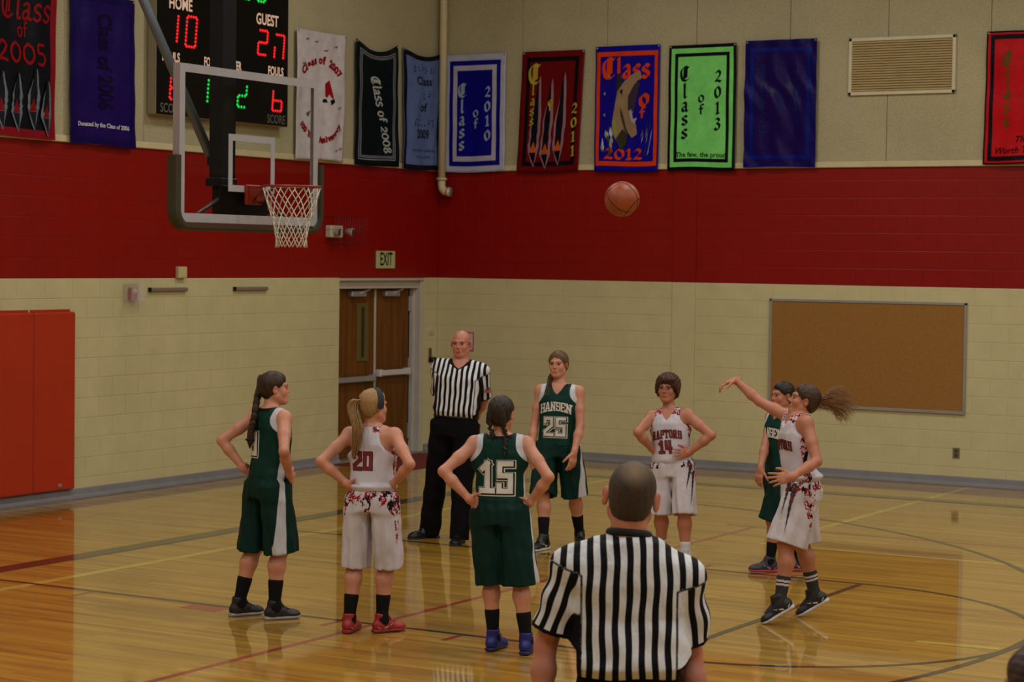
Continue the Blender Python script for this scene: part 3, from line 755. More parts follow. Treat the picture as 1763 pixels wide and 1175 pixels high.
# corner conduit pipe
PC = (.125, -.135)
t = tag(empty('vertical_pipe', (PC[0], PC[1], 3.30)), 'cream vertical pipe ending in an elbow in the corner between two banners', 'pipe')
m_ = MB(); m_.tube([(PC[0], PC[1], HC-.02), (PC[0], PC[1], 3.50)], .048, 18); m_.build('pipe_run', MT['trim'], t)
m_ = MB(); m_.tube([(PC[0], PC[1], 3.50), (PC[0], PC[1], 3.42), (PC[0]+.012, PC[1], 3.375), (PC[0]+.045, PC[1]-.0, 3.345), (PC[0]+.10, PC[1], 3.335)], [.05, .05, .052, .052, .05], 16); m_.tube([(PC[0]+.09, PC[1], 3.335), (PC[0]+.135, PC[1], 3.335)], .058, 16); m_.build('elbow', MT['trim'], t)
m_ = MB(); m_.lathe((PC[0], PC[1], 3.485), (0, 0, 1), [(.048, 0), (.068, 0), (.068, .03), (.048, .03)], 18); wbox(m_, 'B', PC[0]-.02, PC[0]+.02, .045, .12, 3.485, 3.515, 0, .004); m_.build('coupling', MT['trim'], t)
m_ = MB(); m_.lathe((PC[0]+.13, PC[1], 3.335), (1, 0, 0), [(.056, 0), (.056, .008), (.0, .008)], 16); m_.build('end_cap', MT['alu'], t)
# exit sign
t = fixture('exit_sign', 'L', -1.24, 0, 2.345, 'pale green EXIT sign with black letters above the double doors', 'sign')
m_ = MB(); wbox(m_, 'L', -1.445, -1.035, 0, .02, 2.35, 2.568, 0, .004); m_.build('sign_plate', simple('glow sign', (176, 184, 130), .5), t)
vs, fs = font_mesh('EXIT', .225, .0035, 0, .60); m_ = MB(); m_.add([WLf(-1.24+x, .0215, 2.459+y) for x, y in vs], fs); o = m_.build('lettering', MT['black'], t)
# emergency light with wire guard
t = fixture('emergency_light', 'L', -2.30, 0, 2.66, 'white twin head emergency light inside a wire guard on the red band', 'emergency light')
WH = simple('ivory plastic', (190, 180, 160), .4)
m_ = MB(); wbox(m_, 'L', -2.53, -2.27, 0, .09, 2.715, 2.86, 0, .012); m_.build('housing', WH, t)
for u in (-2.46, -2.175):
    m_ = MB(); m_.lathe(WLf(u, .10, 2.79), (1, .25, -.15), [(.0, -.04), (.028, -.04), (.05, .045), (.052, .055), (.0, .05)], 16); o = m_.build('lamp_head', WH, t)
    m_ = MB(); m_.lathe(WLf(u, .10, 2.79), (1, .25, -.15), [(.0, .058), (.044, .056)], 16); m_.build('lens', MT['steel'], o)
m_ = MB()
for i in range(14):
    u = -2.55+i*.05; m_.tube([WLf(u, 0, 2.965), WLf(u, .17, 2.965), WLf(u, .17, 2.66), WLf(u, 0, 2.66)], .0022, 5)
for z in (2.965, 2.81, 2.66): m_.tube([WLf(-2.55, .0, z), WLf(-2.55, .17, z), WLf(-1.90, .17, z), WLf(-1.90, 0, z)], .0022, 5)
o = m_.build('wire_guard', simple('wire', (96, 60, 66), .4, .5), t)
# fire alarm
t = fixture('fire_alarm', 'L', -6.02, 0, 1.95, 'red fire alarm strobe under a clear cover beside the wall pads', 'fire alarm')
m_ = MB(); wbox(m_, 'L', -6.07, -5.965, 0, .05, 2.01, 2.14, 0, .01); o = m_.build('strobe_body', simple('alarm red', (150, 20, 24), .4), t)
m_ = MB(); m_.lathe(WLf(-6.02, .05, 2.10), (1, 0, 0), [(.0, .03), (.022, .025), (.03, 0)], 14); m_.build('strobe_lens', WH, t)
gl = NT('clear plastic cover'); gl.base((.75, .66, .66, 1)); gl.set(Roughness=.15, Alpha=.16)
m_ = MB(); wbox(m_, 'L', -6.165, -5.875, .0, .09, 1.955, 2.195, 0, .02); wbox(m_, 'L', -6.12, -5.92, .085, .10, 2.00, 2.15, 0, .004); m_.build('clear_cover', gl.m, t)
# plain box on the band edge
m_ = MB(); wbox(m_, 'L', -5.30, -5.155, 0, .05, 2.235, 2.36, 0, .006); t = m_.build('junction_box', simple('cream box', (196, 180, 126), .5), None, WLf(-5.23, 0, 2.235)); tag(t, 'small cream junction box on the lower edge of the red band', 'box')
m_ = MB(); wbox(m_, 'L', -5.285, -5.17, .05, .054, 2.25, 2.345, 0, .002); m_.build('cover_plate', simple('cream cover', (200, 186, 134), .5), t)
for k, (u0, u1, lb) in enumerate(((-5.745, -5.12, 'grey horizontal rail on the cream wall beside the fire alarm'), (-4.29, -3.68, 'grey horizontal rail on the cream wall under the hoop'))):
    m_ = MB(); wbox(m_, 'L', u0, u1, .0, .04, 2.095, 2.135, 0, .008); t = m_.build('wall_rail', simple('grey rail', (134, 120, 112), .4, .2), None, WLf(u0, 0, 2.1)); tag(t, lb, 'rail', 'grey wall rails')
    m_ = MB(); wbox(m_, 'L', u0-.006, u0+.01, .004, .044, 2.092, 2.138, 0, .004); m_.build('end_cap', MT['black'], t)
# room sign and card reader
m_ = MB(); wbox(m_, 'L', -.215, -.085, 0, .008, 1.495, 1.545, 0, .002); t = m_.build('room_sign', simple('grey tag', (176, 170, 160), .5), None, WLf(-.15, 0, 1.5)); tag(t, 'tiny pale label plate on the wall right of the doors', 'sign')
t = fixture('card_reader', 'L', -.13, 0, 1.14, 'black wall switch box with a slim bar above it, right of the doors', 'switch')
m_ = MB(); wbox(m_, 'L', -.205, -.055, 0, .03, 1.145, 1.21, 0, .006); m_.build('switch_box', MT['black'], t); m_ = MB(); wbox(m_, 'L', -.20, -.155, 0, .02, 1.21, 1.33, 0, .004); m_.build('slim_bar', simple('brown bar', (84, 66, 40), .5), t)
m_ = MB(); wbox(m_, 'L', -.14, -.12, .029, .034, 1.165, 1.19); m_.build('button', MT['alu'], t)

# ------------------------------------------------------------------ scoreboard
t = tag(empty('scoreboard', WLf(-4.65, 0, 3.95)), 'black electronic scoreboard with red and green digits behind the hoop', 'scoreboard')
SBX = .15; U0, U1, Z0, Z1 = -5.815, -3.50, 3.96, 5.75
m_ = MB(); wbox(m_, 'L', U0, U1, .03, SBX-.004, Z0, Z1, 0, .006); m_.build('cabinet', simple('grey metal cabinet', (150, 142, 120), .5), t)
m_ = MB(); wbox(m_, 'L', U0+.003, U1-.003, SBX-.004, SBX, Z0+.003, Z1-.003, 0, .001); m_.build('face_panel', simple('scoreboard face', (11, 10, 11), .4, spec=.15), t)
MT['sbtxt'] = emit('scoreboard white letters', (255, 205, 170), .55); MT['sbdim'] = simple('grey letters', (104, 100, 92), .6)
MT['ledr'] = emit('red led', (255, 24, 30), 1.1); MT['ledg'] = emit('green led', (10, 235, 80), .9)
def sbt(body, h, uc, zc, mat, xs=.8, bold=.004, name='caption'):
    vs, fs = font_mesh(body, h*1.38, bold, 0, xs, cut=0); m_ = MB(); m_.add([WLf(uc+x, SBX+.0015, zc+y) for x, y in vs], fs); m_.build(name, mat, t)
sbt('HOME', .125, -5.425, 5.14, MT['sbtxt']); sbt('GUEST', .125, -3.90, 5.13, MT['sbtxt'])
for uc, b_, xx in ((-5.58, 'FOULS', .72), (-4.92, 'FOUL', .62), (-4.51, 'PLAYER', .60), (-3.735, 'FOULS', .72)): sbt(b_, .10, uc, 4.57, MT['sbtxt'], xx)
for uc, b_ in ((-5.58, 'SCORE'), (-4.86, 'A'), (-3.72, 'SCORE')): sbt(b_, .10, uc, 4.03, MT['sbdim'], .8, .001)
SEG = {'a': ((0, 1), (1, 1)), 'b': ((1, 1), (1, .5)), 'c': ((1, .5), (1, 0)), 'd': ((0, 0), (1, 0)), 'e': ((0, 0), (0, .5)), 'f': ((0, .5), (0, 1)), 'g': ((0, .5), (1, .5))}
DIG = {'0': 'abcdef', '1': 'bc', '2': 'abged', '6': 'cdefg', '5': 'afgcd', '8': 'abcdefg', '7': 'abc'}
def digit(ch, u, z, w_, h_, mat, segs=None, n=4, slant=.10):
    m_ = MB()
    for s_ in (segs or DIG[ch]):
        (x0, y0), (x1, y1) = SEG[s_]
        nn = n
        for i in range(nn):
            f = (i+.5)/nn; x = (x0+(x1-x0)*f)*w_; y = (y0+(y1-y0)*f)*h_; x += slant*y
            m_.lathe(WLf(u+x, SBX, z+y), (1, 0, 0), [(.0165, 0), (.0165, .004), (.011, .008), (0, .009)], 8)
    m_.build('led_digit', mat, t)
digit('1', -5.66, 4.73, .17, .30, MT['ledr']); digit('0', -5.345, 4.71, .165, .32, MT['ledr'])
digit('2', -4.075, 4.74, .16, .27, MT['ledr']); digit('0', -3.77, 4.72, .17, .27, MT['ledr'], segs='abce'); 
digit('8', -5.60, 4.13, .15, .24, MT['ledr'], n=3); digit('1', -5.10, 4.13, .13, .27, MT['ledg'], n=3)
digit('2', -4.44, 4.13, .15, .25, MT['ledg'], segs='bged', n=3); digit('6', -3.80, 4.13, .17, .23, MT['ledr'], segs='cdefg', n=4)
for u in (-4.95, -4.68, -4.36, -4.09): digit('0', u, 5.33, .14, .26, MT['ledg'], segs='abcdef' if u != -4.68 else 'bc', n=3)

# ------------------------------------------------------------------ hoop
t = tag(empty('basketball_hoop', (XB-.25, YB, 2.72)), 'glass basketball backboard with orange rim, white net and dark steel mast', 'basketball hoop')
GW, GZ0, GZ1 = .914, 2.745, 3.965
glm = NT('backboard glass'); glm.base((.86, .88, .86, 1)); glm.set(Roughness=.02, Transmission_Weight=1.0, IOR=1.08); glm.b.inputs['Specular IOR Level'].default_value = .8
m_ = MB(); m_.box((XB-.014, YB-GW+.02, GZ0+.02), (XB-.003, YB+GW-.02, GZ1-.02)); m_.build('glass', glm.m, t)
FRM = simple('grey white board frame', (172, 170, 176), .45); SDE = simple('frame side metal', (160, 148, 152), .45, .2)
def ring_box(name, y0, y1, z0, z1, wd, x0, x1, mat, bot=None):
    m_ = MB()
    bot = wd if bot is None else bot
    m_.box((x0, y0, z0), (x1, y0+wd, z1)); m_.box((x0, y1-wd, z0), (x1, y1, z1)); m_.box((x0, y0+wd, z1-wd), (x1, y1-wd, z1)); m_.box((x0, y0+wd, z0), (x1, y1-wd, z0+bot)); return m_.build(name, mat, t)
ring_box('white_border', YB-GW, YB+GW, GZ0, GZ1, .062, XB-.003, XB+.002, FRM, .07)
ring_box('steel_frame', YB-GW-.004, YB+GW+.004, GZ0-.004, GZ1+.004, .03, XB-.062, XB-.004, SDE)
SQ = ring_box('target_square', YB-.305, YB+.305, 3.05-.05, 3.457, .052, XB+.0005, XB+.0035, FRM)
PADM = simple('dark rubber padding', (60, 54, 38), .6, var=.1, spec=.3)
prof = []
m_ = MB(); pth = [(YB-GW-.012, 3.26), (YB-GW-.012, 3.0)]+[(YB-GW+.098-.11*math.cos(a), 2.843-.11*math.sin(a)) for a in np.linspace(0, math.pi/2, 7)]+[(YB, 2.733)]+[(YB+GW-.098+.11*math.sin(a), 2.843-.11*math.cos(a)) for a in np.linspace(0, math.pi/2, 7)]+[(YB+GW+.012, 3.0), (YB+GW+.012, 3.26)]; NP = len(pth)
V = []; F = []
for k, (y, z) in enumerate(pth):
    a = np.array(pth[max(0, k-1)]); b_ = np.array(pth[min(len(pth)-1, k+1)]); d = (b_-a)/np.linalg.norm(b_-a); nrm = np.array([d[1], -d[0]])
    if k in (0, NP-1): nrm = np.array([-1. if k == 0 else 1., 0])
    if nrm[1] > .05: nrm = -nrm
    out = -1 if False else 1
    for x, o_ in ((XB-.075, 0), (XB+.03, 0), (XB+.032, .03), (XB+.02, .052), (XB-.065, .052), (XB-.075, .03)): V.append((x, y+nrm[0]*o_, z+nrm[1]*o_))
for k in range(len(pth)-1):
    for i in range(6): F.append((k*6+i, k*6+(i+1) % 6, (k+1)*6+(i+1) % 6, (k+1)*6+i))
F += [tuple(range(6)), tuple(range(6*(NP-1), 6*NP))[::-1]]
m_.add(V, F); m_.build('edge_padding', PADM, t)
ORG = simple('orange rim paint', (128, 32, 12), .4)
m_ = MB(); RC = np.array([XB+.40, YB, 3.045])
m_.tube([RC+[.235*math.cos(a), .235*math.sin(a), 0] for a in np.linspace(0, 2*math.pi, 49)[:-1]], .0095, 10, closed=True); rim = m_.build('rim', ORG, t)
m_ = MB(); m_.box((XB+.003, YB-.10, 2.90), (XB+.03, YB+.10, 3.06), 0, .004); m_.box((XB+.02, YB-.075, 3.035), (XB+.175, YB+.075, 3.052), 0, .003)
for sg in (-1, 1): m_.add([(XB+.03, YB+sg*.08, 3.04), (XB+.03, YB+sg*.08, 2.90), (XB+.17, YB+sg*.08, 3.03), (XB+.03, YB+sg*.074, 3.04), (XB+.03, YB+sg*.074, 2.90), (XB+.17, YB+sg*.074, 3.03)], [(0, 1, 2), (3, 4, 5), (0, 1, 4, 3), (1, 2, 5, 4), (0, 2, 5, 3)])
m_.box((XB+.03, YB-.05, 2.93), (XB+.10, YB+.05, 3.03), 0, .01); m_.build('rim_bracket', ORG, t)
m_ = MB(); NET = simple('white net cord', (196, 188, 172), .7)
def npt(k, lev, ph=0):
    zz = [0, .09, .18, .26, .34, .41, .47]; rr = [.228, .205, .175, .150, .132, .122, .126]
    a = 2*math.pi*(k+ph)/12; return RC+[rr[lev]*math.cos(a), rr[lev]*math.sin(a), -.012-zz[lev]]
for k in range(12):
    for s_ in (-1, 1):
        pts = []; 
        for lev in range(7):
            a = k+s_*lev*.5; pts.append(npt(a, lev)+[0, 0, rng.uniform(-.004, .004)])
        m_.tube([p for p in cat(pts, 3)], .0042, 5)
    m_.tube([npt(k, 0)+[0, 0, .012], npt(k, 0)+[.004, .004, -.006]], .006, 5)
m_.build('net', NET, rim)
m_ = MB(); a_ = math.pi*1.05; m_.box(RC+[-.255, -.07, -.03], RC+[-.20, -.01, .0], 0, .004); m_.build('net_clip', FRM, rim)
MAST = simple('black steel mast', (16, 17, 21), .55, 0, spec=.2)
PX = XB-.30
m_ = MB(); m_.box((PX-.075, YB-.085, 3.05), (PX+.075, YB+.085, HC-.02), 0, .01); m_.build('mast', MAST, t)
m_ = MB(); m_.box((PX-.10, YB-.10, 3.05), (PX+.08, YB+.10, 3.12), 0, .01); m_.build('mast_collar', MAST, t)
m_ = MB(); m_.box((PX-.06, YB-.06, 2.82), (PX+.06, YB+.06, 3.10), 0, .008); m_.box((PX, YB-.05, 2.80), (XB-.06, YB+.05, 2.90), 0, .006); m_.box((XB-.10, YB-.30, 2.80), (XB-.062, YB+.30, 3.05), 0, .006)
m_.box((XB-.10, YB-.9, 2.752), (XB-.062, YB+.9, 2.80), 0, .006)
m_.build('support_bracket', MAST, t)
for sg in (-1, 1): m_ = MB(); m_.tube([(PX+.02, YB+sg*.06, 2.95), (XB-.075, YB+sg*.62, 2.80)], .016, 8); m_.build('strut', MAST if sg > 0 else simple('grey strut', (90, 92, 92), .4, .5), t)
m_ = MB(); bt = np.array([PX-.10, YB, 3.26]); m_.tube([bt, bt+np.array([-1.95, 0, 3.55])*1.35], .040, 14); m_.build('diagonal_brace', simple('blue grey brace', (104, 112, 124), .4, .5), t)
m_ = MB(); m_.box((PX-.13, YB-.045, 3.22), (PX-.07, YB+.045, 3.30), 0, .01); m_.build('brace_clamp', MAST, t)

# ------------------------------------------------------------------ ball
def ray(px, py): return FWD+RGT*(px-881.5)/FPX-UPV*(py-587.5)/FPX
def at(px, py, D): return CAM+ray(px, py)*D
def ground(px, py, z=0.):
    d = ray(px, py); tt = (z-CAM[2])/d[2]; return CAM+d*tt, tt
BC = at(1071, 343, 13.9)
bm = bmesh.new(); bmesh.ops.create_uvsphere(bm, u_segments=48, v_segments=32, radius=.116); me = bpy.data.meshes.new('basketball'); bm.to_mesh(me); bm.free()
me.polygons.foreach_set('use_smooth', [True]*len(me.polygons))
bt_ = NT('basketball leather'); v = bt_.coord('Object')
vor = bt_.n('ShaderNodeTexVoronoi'); vor.inputs['Scale'].default_value = 190; bt_.l(v, vor.inputs['Vector'])
bt_.base(bt_.ramp(bt_.noise(v, 12), [(.3, rgba((136, 58, 24))), (.7, rgba((156, 70, 32)))])); bt_.set(Roughness=.45); bt_.bump(vor.outputs['Distance'], .3, .002)
ball = link('basketball', me, bt_.m, None, tuple(BC)); ball.rotation_euler = (.5, .75, .3); tag(ball, 'orange basketball in flight against the red band of the wall', 'ball')
m_ = MB()
def seam(f): m_.tube([np.array(f(a)) / np.linalg.norm(f(a)) * .1155 for a in np.linspace(0, 2*math.pi, 73)[:-1]], .0024, 6, closed=True)
seam(lambda a: (math.cos(a), math.sin(a), 0)); seam(lambda a: (math.cos(a), 0, math.sin(a)))
for sg in (-1, 1): seam(lambda a: (sg*(.72+.10*math.cos(2*a)), .62*math.cos(a), .62*math.sin(a)))
sm = m_.build('seams', MT['black'], ball, local=True)
# ceiling fixtures above the court
for i, (lx, ly) in enumerate(LIGHT_SPOTS):
    f_ = tag(empty('ceiling_light', (lx, ly, 7.58)), 'high bay ceiling light over the court', 'light', 'high bay ceiling lights')
    m_ = MB(); m_.box((lx-.62, ly-.32, 7.58), (lx+.62, ly+.32, 7.66), 0, .01); m_.build('housing', MT['white_paint'], f_)
    m_ = MB(); m_.tube([(lx, ly, 7.66), (lx, ly, HC)], .012, 6); m_.build('hanger', MT['alu'], f_)

# ------------------------------------------------------------------ implicit-surface figure builder
def nrm(v): v = np.array(v, float); return v/(np.linalg.norm(v)+1e-12)
def smin(a, b, k):
    h = np.maximum(k-np.abs(a-b), 0)/k; return np.minimum(a, b)-h*h*k*.25
class Cone:
    def __init__(s, a, b, ra, rb, k=.02, flat=None, fs=1.0, op='u', m=.05):
        s.a, s.b, s.ra, s.rb, s.k, s.flat, s.fs, s.op = np.array(a, float), np.array(b, float), ra, rb, k, flat, fs, op
        r = max(ra, rb)+m+k; s.lo = np.minimum(s.a, s.b)-r; s.hi = np.maximum(s.a, s.b)+r
    def d(s, P):
        ab = s.b-s.a; t = np.clip(((P-s.a)@ab)/(ab@ab+1e-12), 0, 1)
        q = P-s.a-t[..., None]*ab
        if s.flat is not None:
            c = q@s.flat; q = q+(c*(1/s.fs-1))[..., None]*s.flat
        return np.sqrt((q*q).sum(-1))-(s.ra+(s.rb-s.ra)*t)
class Ell:
    def __init__(s, c, ax, r, k=.02, op='u', m=.05):
        s.c, s.ax, s.r, s.k, s.op = np.array(c, float), np.array(ax, float), np.array(r, float), k, op
        R2 = max(r)+m+k; s.lo = s.c-R2; s.hi = s.c+R2
    def d(s, P):
        q = (P-s.c)@s.ax.T; e = q/s.r; l = np.sqrt((e*e).sum(-1)); g = np.sqrt(((e/s.r)**2).sum(-1))
        return l*(l-1)/np.maximum(g, 1e-6)
class Loft:
    """elliptic sections along a smooth centre line; st = [(centre, half width, half depth)], right = lateral dir per station"""
    def __init__(s, st, right, k=.02, op='u', pw=2.0, fold=None, m=.06):
        s.C = np.array([x[0] for x in st], float); s.A = np.array([x[1] for x in st], float); s.B = np.array([x[2] for x in st], float)
        s.ax = nrm(s.C[-1]-s.C[0]); s.t = (s.C-s.C[0])@s.ax; s.right = np.array(right, float)
        if s.right.ndim == 1: s.right = np.tile(s.right, (len(st), 1))
        s.k, s.op, s.pw, s.fold = k, op, pw, fold
        R2 = max(s.A.max(), s.B.max())+m+k; s.lo = s.C.min(0)-R2; s.hi = s.C.max(0)+R2
    def uvw(s, P):
        h = (P-s.C[0])@s.ax; hc = np.clip(h, s.t[0], s.t[-1])
        C = np.stack([np.interp(hc, s.t, s.C[:, i]) for i in range(3)], -1)
        Rt = np.stack([np.interp(hc, s.t, s.right[:, i]) for i in range(3)], -1); Rt -= (Rt@s.ax)[..., None]*s.ax; Rt /= np.linalg.norm(Rt, axis=-1, keepdims=True)
        Fr = np.cross(s.ax, Rt); q = P-C
        return (q*Rt).sum(-1), (q*Fr).sum(-1), h, hc
    def d(s, P):
        x, y, h, hc = s.uvw(P)
        a = np.interp(hc, s.t, s.A); b = np.interp(hc, s.t, s.B)
        if s.fold is not None: f = s.fold(np.arctan2(y/b, x/a), hc, s.t[-1]); a = a+f; b = b+f
        pw = s.pw; l = (np.abs(x/a)**pw+np.abs(y/b)**pw)**(1/pw)
        rr = np.sqrt(x*x+y*y)+1e-9; dr = rr*(1-1/np.maximum(l, 1e-4))
        dr = np.where(l < .05, -np.minimum(a, b), dr)
        dh = np.maximum(s.t[0]-h, h-s.t[-1])
        return np.where(dh > 0, np.sqrt(np.maximum(dr, 0)**2+dh**2), np.maximum(dr, dh))
def grid_field(prims, lo, hi, h):
    lo = np.array(lo, float); n = np.ceil((np.array(hi)-lo)/h).astype(int)+1
    D = np.full(n, .12, np.float64)
    xs = [lo[i]+h*np.arange(n[i]) for i in range(3)]
    for p in prims:
        if callable(getattr(p, 'post', None)):
            G = np.stack(np.meshgrid(*xs, indexing='ij'), -1); D = p.post(G, D); continue
        a = np.maximum(np.floor((p.lo-lo)/h).astype(int), 0); b = np.minimum(np.ceil((p.hi-lo)/h).astype(int)+1, n)
        if np.any(b <= a): continue
        sl = tuple(slice(a[i], b[i]) for i in range(3))
        G = np.stack(np.meshgrid(*[xs[i][sl[i]] for i in range(3)], indexing='ij'), -1); v = p.d(G)
        if p.op == 'u': D[sl] = smin(D[sl], v, p.k)
        else: D[sl] = -smin(-D[sl], v, p.k)
    return D, lo
class Post:
    def __init__(s, f): s.post = f
def surface_nets(D, lo, h):
    n = np.array(D.shape); ins = D < 0
    c = [(0,0,0),(1,0,0),(0,1,0),(1,1,0),(0,0,1),(1,0,1),(0,1,1),(1,1,1)]
    def sub(a, o): return a[o[0]:n[0]-1+o[0], o[1]:n[1]-1+o[1], o[2]:n[2]-1+o[2]]
    cnt = sum(sub(ins, o).astype(np.int8) for o in c); act = (cnt > 0) & (cnt < 8)
    ids = np.full(act.shape, -1, np.int64); idx = np.argwhere(act); ids[act] = np.arange(len(idx))
    acc = np.zeros((len(idx), 3)); w_ = np.zeros(len(idx))
    vals = [sub(D, o)[act] for o in c]
    for i in range(8):
        for j in range(i+1, 8):
            df = np.abs(np.array(c[i])-np.array(c[j]))
            if df.sum() != 1: continue
            m = (vals[i] < 0) != (vals[j] < 0); t = np.where(m, vals[i]/(vals[i]-vals[j]+1e-12), 0)
            p = np.array(c[i])[None]+t[:, None]*(np.array(c[j])-np.array(c[i]))[None]
            acc[m] += p[m]; w_[m] += 1
    V = lo+h*(idx+acc/w_[:, None]); F = []
    for ax in range(3):
        o1, o2 = (ax+1) % 3, (ax+2) % 3
        s0 = [slice(None)]*3; s1 = [slice(None)]*3; s0[ax] = slice(0, -1); s1[ax] = slice(1, None)
        a = ins[tuple(s0)]; b = ins[tuple(s1)]; m = a != b
        e = np.argwhere(m); fl = a[m]
        ok = (e[:, o1] > 0) & (e[:, o2] > 0) & (e[:, o1] < n[o1]-1) & (e[:, o2] < n[o2]-1); e = e[ok]; fl = fl[ok]
        q = []
        for d1, d2 in ((-1, -1), (0, -1), (0, 0), (-1, 0)):
            k = e.copy(); k[:, o1] += d1; k[:, o2] += d2; q.append(ids[k[:, 0], k[:, 1], k[:, 2]])
        q = np.stack(q, 1); q[~fl] = q[~fl][:, ::-1]; F.append(q)
    return V, np.concatenate(F)
def mesh_np(name, V, F, mats, parent, attrs=None, mi=None):
    me = bpy.data.meshes.new(name); off = wloc(parent)
    me.vertices.add(len(V)); me.vertices.foreach_set('co', (V-off).astype(np.float32).ravel())
    me.loops.add(F.size); me.loops.foreach_set('vertex_index', F.astype(np.int32).ravel())
    me.polygons.add(len(F)); me.polygons.foreach_set('loop_start', np.arange(0, F.size, F.shape[1], dtype=np.int32))
    try: me.polygons.foreach_set('loop_total', np.full(len(F), F.shape[1], np.int32))
    except Exception: pass
    me.update(calc_edges=True); me.validate()
    me.polygons.foreach_set('use_smooth', np.ones(len(me.polygons), bool))
    for k, v in (attrs or {}).items():
        at_ = me.attributes.new(k, 'FLOAT', 'POINT'); at_.data.foreach_set('value', v.astype(np.float32))
    for m_ in (mats if isinstance(mats, (list, tuple)) else [mats]): me.materials.append(m_)
    o = bpy.data.objects.new(name, me); COL.objects.link(o); o.parent = parent; return o
def sdf(name, prims, h, mat, parent, attrs=None, relax=1):
    pr = [p for p in prims if hasattr(p, 'lo') and p.op == 'u']
    lo = np.min([p.lo for p in pr], 0)+.02; hi = np.max([p.hi for p in pr], 0)-.02
    D, l = grid_field(prims, lo, hi, h); V, F = surface_nets(D, l, h); V = relaxv(V, F, relax)
    A = attrs(V) if attrs else None
    return mesh_np(name, V, F, mat, parent, A)
def relaxv(V, F, n):
    for _ in range(n):
        S = np.zeros_like(V); c = np.zeros(len(V))
        for i in range(4):
            j = (i+1) % 4; np.add.at(S, F[:, i], V[F[:, j]]); np.add.at(S, F[:, j], V[F[:, i]]); np.add.at(c, F[:, i], 1); np.add.at(c, F[:, j], 1)
        V = np.where(c[:, None] > 0, V*.4+.6*S/np.maximum(c, 1)[:, None], V)
    return V
def multires(name, prims, h, boxes, mat, parent, attrs=None):
    """one mesh: coarse body, finer blocks over head and hands (same field, so the skin is continuous)"""
    pr = [p for p in prims if p.op == 'u']; lo = np.min([p.lo for p in pr], 0)+.02; hi = np.max([p.hi for p in pr], 0)-.02
    VS = []; FS = []; n0 = 0
    for (blo, bhi, hh) in [(lo, hi, h)]+boxes:
        D, l = grid_field(prims, blo-hh*2, bhi+hh*2, hh); V, F = surface_nets(D, l, hh); V = relaxv(V, F, 1)
        c = V[F].mean(1)
        if hh == h:
            keep = np.ones(len(F), bool)
            for (a, b, _) in boxes: keep &= ~np.all((c > a+h*.55) & (c < b-h*.55), 1)
        else: keep = np.all((c > blo) & (c < bhi), 1)
        F = F[keep]; u, inv = np.unique(F, return_inverse=True); VS.append(V[u]); FS.append(inv.reshape(F.shape)+n0); n0 += len(u)
    V = np.concatenate(VS); F = np.concatenate(FS)
    # drop stray islands is unnecessary: every block meets its neighbour
    return mesh_np(name, V, F, mat, parent, attrs(V) if attrs else None), V, F

# ------------------------------------------------------------------ materials for people
def skinmat(name, c, hair=(60, 44, 32)):
    t = NT(name); v = t.coord('Object'); n1 = t.noise(v, 14, 4)
    lo = tuple(x*.90 for x in s2l(c))+(1,); hi = (min(1, s2l(c)[0]*1.08), s2l(c)[1]*1.02, s2l(c)[2]*1.0, 1)
    col = t.ramp(n1, [(.3, lo), (.7, hi)])
    red = (s2l(c)[0]*.95, s2l(c)[1]*.66, s2l(c)[2]*.66, 1)
    col = t.mix(t.math('MULTIPLY', t.attr('blush'), .8), col, red)
    col = t.mix(t.attr('lip'), col, (s2l(c)[0]*.72, s2l(c)[1]*.40, s2l(c)[2]*.42, 1))
    col = t.mix(t.attr('brow'), col, rgba(hair))
    t.base(col); t.set(Roughness=.5); t.b.inputs['Subsurface Weight'].default_value = .08; t.b.inputs['Subsurface Radius'].default_value = (.02, .008, .004)
    t.b.inputs['Subsurface Scale'].default_value = .3
    t.bump(t.noise(v, 160, 3), .12, .002); return t.m
def hairmat(name, c, streak=.35, scale=150):
    t = NT(name); uv = t.attr('strand'); v = t.coord('Object')
    cmb = t.n('ShaderNodeCombineXYZ'); t.l(uv, cmb.inputs[0]); nn = t.n('ShaderNodeTexNoise'); nn.inputs['Scale'].default_value = 9; nn.inputs['Detail'].default_value = 4; t.l(cmb.outputs[0], nn.inputs['Vector'])
    f = t.math('ADD', t.math('MULTIPLY', nn.outputs['Fac'], .6), t.math('MULTIPLY', t.noise(v, 30, 4), .4))
    t.base(t.ramp(f, [(.32, tuple(x*(1-streak) for x in s2l(c))+(1,)), (.68, tuple(min(1, x*(1+streak)) for x in s2l(c))+(1,))]))
    t.set(Roughness=.48); t.b.inputs['Specular IOR Level'].default_value = .3; t.bump(nn.outputs['Fac'], .7, .005); return t.m
